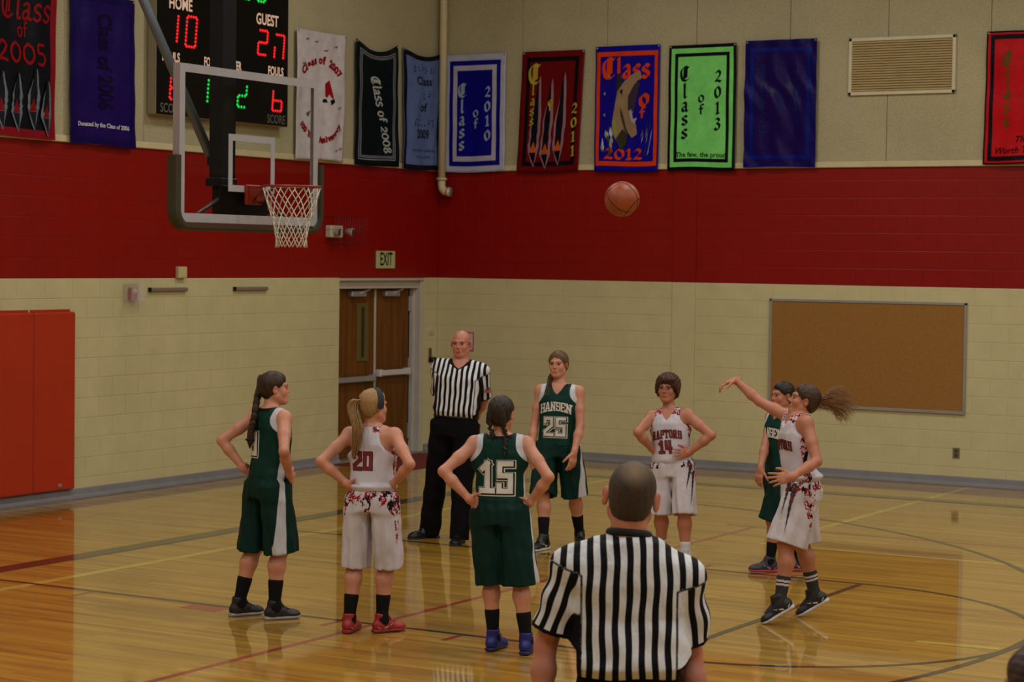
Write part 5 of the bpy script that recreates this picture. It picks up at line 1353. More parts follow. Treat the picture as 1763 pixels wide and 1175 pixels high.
def arc_quads(body, h, weight, cond, bow=.0, grow=0, spacing=0.0, style='block'):
    q, w_ = stroke_text(body, style, h, weight, spacing, cond=cond, grow=grow); out = []
    for k in q:
        kk = []
        for p in k:
            x = p[0]-w_/2; kk.append(np.array([x, p[1]-h/2-bow*(x/(w_/2))**2]))
        out.append(kk)
    return out
def jnum(pf, jr, body, h, yoff, back, layers, cond=1.0, bow=0, xo=0, weight=.2, spacing=0.0, name='number'):
    dirn = pf.Fs*(-1 if back else 1); up = pf.up; rt = np.cross(up, dirn)   # reading direction as seen by a viewer facing the garment
    c = pf.nb+up*yoff*pf.S
    for k, (mat, grow, dx) in enumerate(layers):
        q = arc_quads(body, h, weight, cond, bow, grow, spacing); q = [z2 for z in q for z2 in ([z[0], z[1], (z[1]+z[2])/2, (z[0]+z[3])/2], [(z[0]+z[3])/2, (z[1]+z[2])/2, z[2], z[3]])]
        q = [[p+np.array([dx+xo, -dx]) for p in z] for z in q]; bd = list(stroke_text.bounds)
        for b0, b1 in zip(bd[:-1], bd[1:]): decal(pf, jr, q[2*b0:2*b1], mat, c, dirn, rt, up, ('letter' if name == 'lettering' else name) if k == len(layers)-1 else 'outline', .003+.0022*k)
# --- hair
def hair_cap(pf, mat, thick=.012, front=(.012, .95), low=-.075, extra=None, noise=.0015, name='hair', h=.0048, strandax=None, sub=None):
    H, AX, hs = pf.H, pf.AX, pf.hs; e3 = lambda r: tuple(x*hs for x in r)
    pr = [Ell(H(0, -.016, .031), AX, e3((.073+thick, .093+thick, .081+thick)), .02), Ell(H(0, -.035, -.025), AX, e3((.062+thick*.7, .060+thick*.6, .062)), .03)]
    pr += (extra or [])
    def post(P, D):
        q = np.stack([(P-pf.hc)@pf.hr, (P-pf.hc)@pf.hf, (P-pf.hc)@pf.hu], -1)/hs
        face = (q[..., 1]-(front[0]+front[1]*q[..., 2])+.004*np.sin(q[..., 0]*150)+.003*np.sin(q[..., 2]*210))*.7
        D = D+np.where((q[..., 1] > -.05) & (np.abs(q[..., 0]) < .12), .010*np.exp(-(np.minimum(face, 0)/.016)**2), 0)*hs*(0 if thick < .008 or pf.o.get('cover_ears') else 1)
        ear = np.sqrt(((np.abs(q[..., 0])-.083)/1.0)**2+((q[..., 1]+.004)/1.)**2+((q[..., 2]+.008)/1.2)**2)-.026
        near = (np.abs(q[..., 0]) < .2) & (np.abs(q[..., 1]) < .2)
        D = np.maximum(D, np.where((q[..., 1] > -.06) & (np.abs(q[..., 0]) < .13), face, -1)*hs)
        D = np.maximum(D, np.where((q[..., 2] < low) & (q[..., 1] > -.11) & near & (q[..., 1] < .2), (low-q[..., 2])*hs, -1))
        if noise: face_n = 0; D = D+noise*(np.sin(q[..., 0]*330+q[..., 2]*60)+np.sin(q[..., 0]*170+q[..., 1]*120+q[..., 2]*40))*.5*hs
        return -smin(-D, ear*hs, .006) if not pf.o.get('cover_ears') else D
    def attrs(V):
        q = np.stack([(V-pf.hc)@pf.hr, (V-pf.hc)@pf.hf, (V-pf.hc)@pf.hu], 1)/hs
        a = np.arctan2(q[:, 0], q[:, 2]-.03)*1.1 if strandax is None else strandax(q)*2.2; return {'strand': a}
    return sdf(name, pr+[Post(post)]+(sub or []), h, mat, pf.root, attrs)
def braid(pf, mat, pts, r0=.022, r1=.010, lobes=12, name='braid', tail=.04):
    lobes = int(lobes*1.9); P = [p for p in cat(pts, 10)]; L = len(P); pr = []; idx = np.linspace(0, L-1, lobes).astype(int); tie = None
    for k, i in enumerate(idx):
        t = k/(lobes-1); r = (r0+(r1-r0)*t)*pf.S; p = P[i]; d = nrm(P[min(i+1, L-1)]-P[max(i-1, 0)]); side = nrm(np.cross(d, pf.hf)+1e-6)
        sg = 1 if k % 2 else -1; pr.append(Ell(p+side*sg*r*.42, [nrm(d+side*-sg*.75), nrm(side+d*sg*.75), np.cross(nrm(d-side*sg*.75), nrm(side+d*sg*.75))], (r*1.35, r*.72, r*.80), .004))
    pr.append(Cone(P[-1], P[-1]+nrm(P[-1]-P[-6])*tail, r1*.9*pf.S, .004, .006))
    o = sdf(name, pr, .0042, mat, pf.root, lambda V: {'strand': (V[:, 0]+V[:, 1])*60+V[:, 2]*25}, relax=0)
    m_ = MB(); d = nrm(P[-1]-P[-6]); m_.lathe(P[-1], d, [(0, -.006), (r1*1.15*pf.S, -.006), (r1*1.25*pf.S, 0), (r1*1.15*pf.S, .006), (0, .006)], 14); m_.build('hair_tie', MT['black'], o)
    return o
def strands(pf, mat, pts, n=120, spread=.02, r=.0016, wave=.0, seed=1, name='ponytail', taper=1.0, fan=1.0, seg=14, gather=None):
    rs = np.random.RandomState(seed); P = np.array(cat(pts, 8)); m_ = MB(); T = np.linspace(0, 1, seg); base = np.stack([np.interp(T, np.linspace(0, 1, len(P)), P[:, i]) for i in range(3)], 1)
    ax = nrm(P[-1]-P[0]); a = nrm(np.cross(ax, [0.3, .2, 1])); b = np.cross(ax, a); attr = []
    for k in range(n):
        th = rs.uniform(0, 6.28); rr = math.sqrt(rs.uniform(0, 1))*spread; le = rs.uniform(.75, 1.0); ph = rs.uniform(0, 6.28, 2); wv = wave*rs.uniform(.5, 1.3)
        prof = np.sin(np.clip(T*1.15, 0, 1)*math.pi*.5)**.6*(1+fan*T) if gather is None else gather(T)
        off = (np.cos(th)*a+np.sin(th)*b)[None]*(rr*(.25+prof))[:, None]
        off = off+wv*np.stack([np.sin(T*9+ph[0])*T, np.cos(T*8+ph[1])*T, np.sin(T*11+ph[1])*T], 1)
        Pp = np.stack([np.interp(T*le, T, base[:, i]) for i in range(3)], 1)+off
        m_.tube(list(Pp), list(r*(1.15-.75*T*taper)), 4, caps=False)
    o = m_.build(name, mat, pf.root); at_ = o.data.attributes.new('strand', 'FLOAT', 'POINT'); at_.data.foreach_set('value', np.repeat(rs.uniform(0, 40, n), seg*4).astype(np.float32)); return o

# ------------------------------------------------------------------ the people
WHT = MT['gloss_white']
num_white = simple('number white', (206, 200, 190), .6); num_black = simple('number black', (14, 14, 16), .6); num_red = simple('number red', (120, 16, 26), .6)
GREEN = (12, 51, 43); GREEN_D = (12, 40, 36)
gj = clothmat('green jersey', GREEN, (196, 196, 206), (14, 18, 20), .6); gs = clothmat('green shorts', (10, 42, 37), (190, 190, 196), (14, 18, 20), .6)
wj = clothmat('white jersey', (198, 191, 202), (20, 18, 24), None, .6, camo=True); ws = clothmat('white shorts', (197, 188, 194), (20, 18, 24), None, .6, camo=True)
bkp = clothmat('black trousers', (11, 10, 13), None, None, .85, sheen=0.02)
def z_green(pf, V, x, y, z):
    ax = np.abs(x); t = np.clip((-.035-z)/(-.035+.20), 0, 1); lim = .142+.14*t**2.4
    pan = ax-(lim-.034); up_ = np.minimum(pan, z+.33)
    side = np.minimum(ax-.120, (.024+.03*np.clip(-z-.3, 0, .2))-np.abs(y)); side = np.minimum(side, -.12-z)
    b = np.maximum(np.minimum(up_, .30-ax), side)
    c = np.maximum(z+.012-.0*ax, -1)*(ax < .085)-.2*(ax >= .085)
    return {'zone_b': b, 'zone_c': np.minimum(c, .01)}
def z_gshort(pf, V, x, y, z):
    ax = np.abs(x); st = np.minimum(ax-.150-.02*np.clip(-z, 0, .5), (.020+.022*np.clip(-z, 0, .5)/.4)-np.abs(y-.0)); return {'zone_b': st, 'zone_c': -np.ones_like(x)}
def z_white(pf, V, x, y, z):
    ax = np.abs(x); yoke = np.minimum(z+.030+.0*ax, ax-.030); yoke = np.maximum(yoke, np.minimum(z+.045, ax-.095))
    side = np.minimum(ax-.120-.10*np.clip(-z-.2, 0, .4)*0, (.026+.012*np.sin(z*24))-np.abs(y)); side = np.minimum(side, -.13-z)
    return {'zone_b': -np.ones_like(x), 'zone_c': np.maximum(yoke, side)}
def z_wshort(back):
    def f(pf, V, x, y, z):
        ax = np.abs(x); band = z+.085+.035*np.sin(x*38+1)+.03*np.sin(x*71) if back else np.minimum(z+.05, ax-.10)
        side = np.minimum(ax-.155, .05-np.abs(y)-.18*np.clip(-z-.08, 0, 1)); return {'zone_b': -np.ones_like(x), 'zone_c': np.maximum(band, side)}
    return f
AK = dict(vec=(.80, -.25, -.12), curl=.45)       # fingers forward round the hip bone
def akimbo(i, front=False):
    sg = -1 if i == 0 else 1
    return dict(vec=(.78, .42*sg, -.30), nvec=(-.25, .9*sg, 0), curl=.55, tdir=(-.55, .45*sg, .25) if not front else (-.6, .3*sg, .2), fan=.16)

# --- referee by the doors
def z_ref(strip, sleeve_hem):
    def f(pf, V, x, y, z):
        S = pf.S; nb, up = pf.nb, pf.up; u = x/strip; zb = -np.ones(len(V)); 
        for i in (0, 1):
            a, b = pf.sho[i], pf.elb[i]; d = nrm(b-a); L = np.linalg.norm(b-a); q = V-a; t = q@d; sg = 1 if i == 0 else -1
            lat = (x*sg > .165)
            perp = q-t[:, None]*d; e1 = nrm(pf.Fs-d*np.dot(pf.Fs, d))*(-1 if pf.o['id'] == 'near' else 1); e2 = np.cross(d, e1); ang = np.arctan2(perp@e2, perp@e1)*.068*S
            m = lat & (t > .0); u = np.where(m, ang/(strip*1.0*S)+.25, u); zb = np.where(lat, np.maximum(zb, t/L-sleeve_hem), zb)
        nk = np.where(y > 0, -pf.vn*np.clip(1-np.abs(x)/.075, 0, 1)-.020, .03); col = np.minimum(z-nk, .088-np.abs(x)); zb = np.maximum(zb, np.max([.0035-np.abs(np.maximum(.165-x*sg, -((V-pf.sho[i])@nrm(pf.elb[i]-pf.sho[i])))) for i, sg in ((0, 1), (1, -1))], 0)); u = u+.05*np.sin(z*17+x*8)+.03*np.sin(z*41-x*20); return {'stripe': u, 'zone_b': np.maximum(zb, col)}
    return f
def ref_shirt(pf, strip=.062, sl=.78, wid=.088, hemf=.62, seed=2, h=.0075, hem=-.03, vneck=.05, blouse=.02, noise=.005, yok=.0):
    pf.vn = vneck; S = pf.S; ax = pf.up; st = [(pf.pel+ax*hem*S, pf.torso[1][1]+.018, pf.torso[1][2]+.016)]
    if blouse: st.append((pf.pel+ax*(hem+.035)*S, pf.torso[1][1]+.018+blouse, pf.torso[1][2]+.016+blouse))
    for c, a, b in pf.torso:
        if (c-pf.pel)@ax > (hem+.08)*S: st.append((c, a+.026*S, b+.020*S))
    rt = [nrm(pf.Rp+(pf.Rs-pf.Rp)*min(1, max(0, ((c-pf.pel)@ax)/(.45*S)))) for c, _, _ in st]
    pr = [Loft(st, rt, .03, pw=2.4)]
    for i in (0, 1):
        s_, e = pf.sho[i], pf.elb[i]; d = nrm(e-s_); L = np.linalg.norm(e-s_); sg = 1 if i == 0 else -1
        rs = .050*pf.o.get('arm', 1.0)*1.18*S+.011
        pr.append(Cone(pf.nb-ax*.026*S, s_-ax*.004, .064*S, rs*.96, .05))
        pr.append(Cone(s_, s_+d*L*sl, rs, wid*S*.86, .035)); pr.append(Cone(s_+d*L*sl*.6, s_+d*L*sl, wid*S*.86, wid*S*.90, .03))
        pr.append(Cone(s_+d*(L*sl+wid*S*.62), s_+d*(L*sl+.16), wid*S*.74, wid*S*.74, .008, op='s'))
    def post(P, D):
        x, y, hh = tcoord(pf, P); D = D+wr(P, noise, seed)+.4*noise*np.sin(P[..., 2]*48+x*30+seed)
        nk = np.where(y > 0, -vneck*S*np.clip(1-np.abs(x)/(.075*S), 0, 1), .020*S); hole = np.where(np.abs(x) < .070*S, hh-nk-np.clip(np.abs(x)/(.07*S)-.5, 0, 1)*.05, -1)
        D = np.maximum(D, hole*.6)
        for i in (0, 1):
            s_, e = pf.sho[i], pf.elb[i]; d = nrm(e-s_); L = np.linalg.norm(e-s_); t = (P-s_)@d; lat = np.abs(x) > .17*S
            D = np.maximum(D, np.where(lat & (x*(1 if i == 0 else -1) > 0), t-L*sl, -1))
        return D
    pr.append(Post(post)); z = z_ref(strip, sl-.05)
    def attrs(V):
        x, y, hh = tcoord(pf, V); return z(pf, V, x, y, hh)
    return sdf('striped_shirt', pr, h, MT['stripe'], pf.root, attrs)
def trousers(pf, mat, h=.009):
    S = pf.S; pr = []
    for i in (0, 1):
        h0 = pf.hip[i]+pf.up*.02; k = pf.knee[i]; a = pf.ank[i]; d = nrm(a-k); e = a+d*.058; sg = 1 if i == 0 else -1
        pr.append(Loft([(h0, .108*S, .118*S), (h0*.5+k*.5, .100*S, .110*S), (k, .086*S, .095*S), (k*.4+e*.6, .080*S, .090*S), (e, .078*S, .092*S)], pf.Rp, .03, pw=2.2, fold=tube_fold(.010, 4, 5+i, .05)))
    pr.append(Loft([(pf.pel-pf.up*.14*S, .170*S, .125*S), (pf.pel-pf.up*.02, .176*S, .128*S), (pf.pel+pf.up*.085*S, .166*S, .120*S)], pf.Rp, .05, pw=2.3))
    pr.append(Post(lambda P, D: D+wr(P, .005, 4)+.003*np.sin(P[..., 2]*26+P[..., 0]*14)))
    return sdf('trousers', pr, h, mat, pf.root)
PF = {}
# girl 3, near side of the lane, left
o = dict(id='g3', H=1.70, phi=52, phi_s=48, phi_h=76, label='girl in green jersey 3 with a long brown braid, hands on hips, leftmost player', base=ground(455, 1058)[0],
  ankles=[(472, 1046, .085), (411, 1040, .085)], pelvis=(461, 828), neck=(466, 706), nd=-.0, head=(474, 669), hd=.02, sw=.165,
  elbows=[(489, 778, -1), (380, 760, -1)], wrists=[(498, 818, 1), (421, 808, -1)], toes=[66, 58], pt=[0, 0], hands=[dict(vec=(.75, -.5, -.35), nvec=(-.3, -.9, 0), curl=.6), akimbo(1)], hs=.98, leg=1.05, head_h=.0045)
pf = build_person(o); PF['g3'] = pf
hm = hairmat('dark brown hair', (52, 34, 24)); hair_cap(pf, hm, .013, front=(.020, .95), low=-.085)
H = pf.H
bA = [H(-.035, -.095, -.01), H(-.055, -.118, -.07), at(449, 706, 14.30), at(441, 728, 14.22), at(438, 752, 14.2)]
braid(pf, hm, [H(-.02, -.098, .05), H(-.035, -.105, -.02), H(-.05, -.12, -.07), pf.nb-pf.Fs*.115-pf.up*.05-pf.Rs*.03, pf.nb-pf.Fs*.125-pf.up*.15-pf.Rs*.045, pf.nb-pf.Fs*.125-pf.up*.21-pf.Rs*.05], .034, .028, 15, tail=.06)
j = jersey(pf, gj, hem=-.01, strap=.148, zones=z_green, seed=1, name='jersey'); shorts(pf, gs, .545, zones=z_gshort, seed=3, wid=.098, flare=1.06, dep=.116)
jnum(pf, j, '3', .165, -.235, True, [(num_white, .009, .004), (num_black, .004, .002), (num_white, -.003, 0)], cond=1.0, weight=.24, xo=-.045)
for i in (0, 1): sock(pf, i, MT['sock'], .17); shoe(pf, i, MT['shoe_black'], simple('pale sole', (150, 146, 148), .5), MT['black'], s=1.0)
# girl 20
o = dict(id='g20', H=1.63, phi=22, phi_s=16, phi_h=50, label='girl in white jersey 20 with a blonde ponytail and dark headband, seen from behind', base=ground(635, 1080)[0],
  ankles=[(657, 1068, .085), (601, 1068, .085)], pelvis=(640, 850), neck=(641, 737), head=(644, 700), nd=0, sw=.165,
  elbows=[(706, 800, -1), (552, 795, -1)], wrists=[(676, 835, 1), (600, 836, 1)], toes=[58, 15], pt=[0, 0], hands=[akimbo(0), akimbo(1)], hs=.97, skin=MT['skin'], leg=1.05)
pf = build_person(o); PF['g20'] = pf; H = pf.H
hm = hairmat('blonde hair', (152, 116, 72), .3); hair_cap(pf, hm, .013, front=(.016, .95), low=-.088)
m_ = MB(); pts = [H(.088*math.sin(a), .012-.05*0+.015*math.cos(a)-.02, .010+.108*math.cos(a)) for a in np.linspace(-1.75, 1.75, 19)]
vs = []; 
for p in pts:
    n_ = nrm(p-pf.hc); vs += [p+n_*.006-pf.hf*.026, p+n_*.012-pf.hf*.014, p+n_*.012+pf.hf*.012, p+n_*.004+pf.hf*.024]
m_.add(vs, [(4*k+q, 4*k+4+q, 4*k+5+q, 4*k+1+q) for k in range(18) for q in range(3)], 0, True); hb_ = m_.build('headband', simple('navy headband', (16, 22, 34), .7), pf.root)
pb = H(-.02, -.112, .045)
strands(pf, hm, [H(-.018, -.095, .04), H(-.03, -.128, .045), H(-.045, -.150, -.01), pf.nb-pf.Fs*.135-pf.Rs*.055+pf.up*.00, pf.nb-pf.Fs*.125-pf.Rs*.07-pf.up*.11, pf.nb-pf.Fs*.12-pf.Rs*.085-pf.up*.20], 240, .026, .0024, .004, 3, gather=lambda T: .55+.9*np.sin(T*math.pi)**.8-.25*T)
m_ = MB(); m_.lathe(H(-.022, -.112, .044), nrm(-pf.hf-pf.hr*.2), [(0, -.01), (.018, -.01), (.022, 0), (.018, .01), (0, .01)], 14); m_.build('hair_tie', MT['black'], pf.root)
j = jersey(pf, wj, hem=.02, strap=.11, racer=.080, cutlo=-.22, zones=z_white, seed=5, blouse=.016)
shorts(pf, ws, .565, zones=z_wshort(True), seed=8, wid=.097, flare=.98, amp=.008)
jnum(pf, j, '20', .125, -.225, True, [(num_black, .004, 0), (num_red, 0, 0)], cond=.90, weight=.155, spacing=.06, xo=-.03)
for i in (0, 1): sock(pf, i, MT['sock'], .16); shoe(pf, i, MT['shoe_red'], simple('red sole', (130, 34, 36), .5), MT['black'], swoosh=MT['shoe_grey'])
# girl 15
o = dict(id='g15', H=1.64, phi=14, phi_s=6, phi_h=22, label='girl in green jersey 15 with two dark braids, hands on hips, back turned', base=ground(880, 1115)[0],
  ankles=[(906, 1104, .085), (849, 1098, .085)], pelvis=(861, 870), neck=(862, 752), head=(864, 713), nd=0, sw=.170,
  elbows=[(945, 822, -1), (763, 812, -1)], wrists=[(911, 868, 1), (812, 864, 1)], toes=[14, 24], pt=[0, 0], hands=[akimbo(0), akimbo(1)], hs=.98, head_h=.0045)
pf = build_person(o); PF['g15'] = pf; H = pf.H
hm = hairmat('black brown hair', (40, 28, 22)); hair_cap(pf, hm, .011, front=(.020, .95), low=-.080)
for sg in (-1, 1): braid(pf, hm, [H(sg*.03, -.085, .06), H(sg*.042, -.098, -.0), H(sg*.048, -.095, -.055), pf.nb+pf.Rs*sg*.040-pf.Fs*.085+pf.up*.0, pf.nb+pf.Rs*(.040 if sg > 0 else -.075)-pf.Fs*(.110 if sg > 0 else .05)-pf.up*(.08 if sg > 0 else -.0)], .020, .012, 13)
j = jersey(pf, gj, hem=-.015, strap=.150, zones=z_green, seed=7); shorts(pf, gs, .565, zones=z_gshort, seed=13, wid=.110, flare=1.08)
jnum(pf, j, '15', .21, -.26, True, [(num_white, .010, .005), (num_black, .005, .003), (num_white, -.002, 0)], cond=.84, weight=.175, spacing=.10)
for i in (0, 1): sock(pf, i, MT['sock'], .17); shoe(pf, i, MT['shoe_blue'], simple('blue sole', (20, 22, 74), .5), MT['navy'], hi=.08)
# far referee
o = dict(id='ref', H=1.86, male=True, phi=188, phi_s=190, phi_h=196, pitch=-4, label='bald referee with a red whistle in his mouth, hands behind his back by the doors', base=ground(760, 925)[0],
  ankles=[(741, 909, .09), (791, 918, .09)], pelvis=(785, 722), neck=(794, 625), head=(794, 592), nd=0, sw=.168, skin=MT['skin3'],
  elbows=[(757, 685, 1), (832, 690, 1)], wrists=[(775, 715, 1), (812, 722, 1)], toes=[235, 190], pt=[0, 0], hands=[dict(vec=(-.2, -.9, -.2), nvec=(.9, 0, 0), curl=.6), dict(vec=(-.2, .9, -.2), nvec=(.9, 0, 0), curl=.6)], hs=1.0, browk=.6, girth=1.02, head_h=.0048)
o['wrists'] = [(770, 716, 1), (818, 718, 1)]
pf = build_person(o); PF['ref'] = pf; H = pf.H
j = ref_shirt(pf, strip=.046, sl=.86, wid=.074, seed=2, hem=.02, blouse=.022); trousers(pf, bkp)
m_ = MB(); wv = pf.pel+pf.up*.02; m_.tube([wv+pf.Rp*.172*pf.S*1.02*math.cos(a)+pf.Fp*.125*pf.S*math.sin(a) for a in np.linspace(0, 2*math.pi, 33)[:-1]], .014, 6, closed=True); m_.build('belt', MT['leather'], pf.root)
m_ = MB(); m_.lathe(H(0, .098, -.062), pf.hf, [(0, -.004), (.007, -.002), (.008, .010), (.006, .018), (0, .020)], 12); m_.box(H(.003, .10, -.072)-.004, H(.003, .10, -.072)+.004); m_.build('whistle', simple('red whistle', (220, 20, 50), .3), pf.root)
fl_c = pf.sho[1]+(pf.elb[1]-pf.sho[1])*.62; q = [[(x/8*.075-.0375, y/6*.05-.025), ((x+1)/8*.075-.0375, y/6*.05-.025), ((x+1)/8*.075-.0375, (y+1)/6*.05-.025), (x/8*.075-.0375, (y+1)/6*.05-.025)] for x in range(8) for y in range(6)]
dn = nrm(pf.Fs*.6-pf.Rs*.8); rv = np.cross(pf.up, dn)
for nm, sel, c_ in (('flag_patch', lambda x, y: True, (176, 90, 96)), ('flag_canton', lambda x, y: x < 4 and y > 2, (60, 60, 130))):
    decal(pf, j, [k for n_, k in enumerate(q) if sel(n_//6, n_ % 6)], simple(nm, c_, .6), fl_c, dn, rv, pf.up, nm, .003 if nm == 'flag_patch' else .0045)
for i in (0, 1): sock(pf, i, MT['sock'], .10); shoe(pf, i, MT['leather'], simple('black sole %d' % i, (16, 16, 18), .5), MT['shoe_grey'] if i == 0 else MT['black'], hi=.03, s=1.12)
# girl 25
o = dict(id='g25', H=1.74, phi=196, phi_s=196, phi_h=200, label='tall girl in green jersey 25 with hair tied back, arms hanging down', base=ground(965, 940)[0],
  ankles=[(936, 930, .085), (998, 922, .085)], pelvis=(961, 762), neck=(964, 664), head=(961, 628), nd=0, sw=.165, phi_=0,
  elbows=[(999, 734, -1), (920, 732, -1)][::-1], wrists=[(915, 779, -1), (988, 781, -1)], toes=[214, 176], pt=[0, 0], hands=[dict(vec=(.1, .05, -1), curl=.5), dict(vec=(.15, .1, -1), curl=.6)], hs=.99, head_h=.0045)
pf = build_person(o); PF['g25'] = pf; H = pf.H
hm = hairmat('light brown hair', (96, 70, 48)); hair_cap(pf, hm, .014, front=(.022, .80), low=-.080, extra=[Cone(H(-.066, .02, .03), H(-.070, -.01, -.05), .014, .012, .02), Cone(H(.066, .02, .03), H(.070, -.01, -.05), .014, .012, .02)])
strands(pf, hm, [H(.04, -.075, -.02), H(.055, -.06, -.07), H(.070, -.01, -.12), pf.nb+pf.Rs*.075+pf.Fs*.07-pf.up*.05, pf.nb+pf.Rs*.085+pf.Fs*.115-pf.up*.12], 70, .016, .0022, .004, 5, name='side_ponytail')
j = jersey(pf, gj, hem=-.03, strap=.150, zones=z_green, seed=9, vneck=.075); shorts(pf, gs, .53, zones=z_gshort, seed=17, wid=.106, flare=1.08)
jnum(pf, j, '25', .17, -.345, False, [(num_white, .009, .004), (num_black, .004, .002), (num_white, -.002, 0)], cond=.90, weight=.17, spacing=.08, xo=.005)
jnum(pf, j, 'HANSEN', .080, -.175, False, [(num_black, .003, 0), (num_white, 0, 0)], cond=.88, weight=.15, bow=.028, name='lettering')
for i in (0, 1): sock(pf, i, MT['sock'], .17); shoe(pf, i, MT['shoe_black'], WHT, MT['black'], swoosh=WHT)
# girl 14
o = dict(id='w14', H=1.58, phi=196, phi_s=200, phi_h=200, label='girl in white jersey 14 with short brown hair and glasses, hands on hips', base=ground(1158, 965)[0],
  ankles=[(1139, 950, .085), (1180, 956, .085)], pelvis=(1158, 795), neck=(1152, 707), head=(1149, 669), nd=0, sw=.165, skin=MT['skin2'],
  elbows=[(1098, 745, -1), (1225, 750, -1)], wrists=[(1124, 775, 1), (1186, 780, 1)], toes=[200, 184], pt=[0, 0], arm=1.12, leg=1.1, girth=1.05,
  hands=[dict(vec=(-.70, -.30, -.20), nvec=(-.2, -.95, 0), curl=.35, fan=.18), dict(vec=(.65, .55, .0), nvec=(-.8, .55, 0), curl=.30, fan=.2)], hs=1.0, cover_ears=True, head_h=.0045)
pf = build_person(o); PF['w14'] = pf; H = pf.H; e3 = lambda *r: r
hm = hairmat('auburn brown hair', (66, 36, 26)); 
ex = [Ell(H(0, -.03, .035), pf.AX, (.100, .108, .088), .03), Ell(H(-.07, -.01, -.02), pf.AX, (.030, .055, .060), .03), Ell(H(.07, -.01, -.02), pf.AX, (.030, .055, .060), .03), Ell(H(0, -.07, -.05), pf.AX, (.070, .045, .055), .03), Ell(H(-.02, .060, .075), pf.AX, (.062, .036, .026), .02)]
hair_cap(pf, hm, .018, front=(.045, .85), low=-.095, extra=ex, noise=.006)
m_ = MB()
for sg in (-1, 1):
    m_.tube([H(sg*.031+.020*math.cos(a), .104, .004+.0135*math.sin(a)) for a in np.linspace(0, 2*math.pi, 17)[:-1]], .0016, 5, closed=True); m_.tube([H(sg*.051, .102, .008), H(sg*.077, .05, .010), H(sg*.080, .0, .008)], .0014, 5)
m_.tube([H(-.011, .104, .007), H(0, .106, .009), H(.011, .104, .007)], .0014, 5); m_.build('glasses', simple('glasses frame', (46, 30, 30), .3), pf.root)
j = jersey(pf, wj, hem=-.02, strap=.115, zones=z_white, seed=11, vneck=.085, blouse=.012)
shorts(pf, ws, .55, zones=z_wshort(False), seed=19, wid=.106, flare=1.04)
jnum(pf, j, '14', .105, -.315, False, [(num_black, .004, 0), (num_red, 0, 0)], cond=.85, weight=.17, spacing=.12, xo=-.01)
jnum(pf, j, 'RAPTORS', .070, -.20, False, [(num_black, .0025, 0), (num_red, 0, 0)], cond=.68, weight=.11, spacing=.08, bow=.018, name='lettering')
sh14 = [c for c in pf.root.children if c.name.startswith('shorts')][0]
def slash(pf, tgt, x0, z0, x1, z1, w_, dirn, mat, name='claw_mark', seed=0):
    rt = np.cross(pf.up, dirn); q = []; n = 16; r = np.random.RandomState(seed)
    for k in range(n):
        t0, t1 = k/n, (k+1)/n; a = np.array([x0+(x1-x0)*t0, z0+(z1-z0)*t0]); b_ = np.array([x0+(x1-x0)*t1, z0+(z1-z0)*t1]); wa, wb = w_*(1-t0)*(1+.7*(k % 2)), w_*(1-t1)*(1+.7*((k+1) % 2)); q.append([a+[-wa, 0], b_+[-wb, 0], b_+[wb, 0], a+[wa, 0]])
    decal(pf, tgt, q, mat, pf.pel, dirn, rt, pf.up, name, .004)
dn = nrm(pf.Fp*.85-pf.Rp*.5)
slash(pf, sh14, .105, -.03, .030, -.23, .011, dn, num_black, seed=1); slash(pf, sh14, .130, -.08, .055, -.36, .011, dn, num_black, seed=2); slash(pf, sh14, .120, .03, .115, -.16, .044, dn, num_red, seed=3); slash(pf, sh14, .085, .03, .125, -.10, .008, dn, num_black, seed=7)
for i in (0, 1): sock(pf, i, WHT, .10); shoe(pf, i, MT['shoe_grey'], MT['navy'], WHT)
# green girl behind the shooter
o = dict(id='gb', H=1.60, phi=248, phi_s=240, phi_h=244, label='dark haired girl in green standing behind the shooter, mostly hidden', base=ground(1345, 983)[0],
  ankles=[(1378, 972, .085), (1327, 968, .085)][::-1], pelvis=(1345, 812), neck=(1348, 710), head=(1347, 682), nd=0, sw=.155, skin=MT['skin2'],
  elbows=[(1372, 770, 1), (1318, 765, -1)][::-1], wrists=[(1380, 815, -1), (1308, 808, -1)][::-1], toes=[268, 262], pt=[0, 0], hands=[dict(vec=(.2, 0, -1), curl=.6), dict(vec=(.2, 0, -1), curl=.6)], hs=.96, leg=.98)
o['ankles'] = [(1378, 966, .085), (1326, 968, .085)]; o['elbows'] = [(1318, 765, -1), (1366, 770, 1)]; o['wrists'] = [(1309, 808, -1), (1378, 812, 1)]
pf = build_person(o); PF['gb'] = pf; H = pf.H
hm = hairmat('near black hair', (34, 26, 24)); hair_cap(pf, hm, .011, front=(.020, .95), low=-.080)
strands(pf, hm, [H(0, -.09, .0), H(.04, -.09, -.06), pf.nb+pf.Rs*.07+pf.Fs*.02-pf.up*.05, pf.nb+pf.Rs*.10+pf.Fs*.05-pf.up*.15], 60, .014, .0022, .003, 8, name='side_ponytail')
j = jersey(pf, gj, hem=-.03, strap=.145, zones=z_green, seed=15); shorts(pf, gs, .53, zones=z_gshort, seed=23, wid=.100, flare=1.06)
jnum(pf, j, 'HANSEN', .080, -.175, False, [(num_black, .003, 0), (num_white, 0, 0)], cond=.84, weight=.15, bow=.02, name='lettering')
for i in (0, 1): sock(pf, i, MT['sock'], .16); shoe(pf, i, MT['shoe_char'], MT['pink'], MT['black'], swoosh=MT['shoe_grey'])
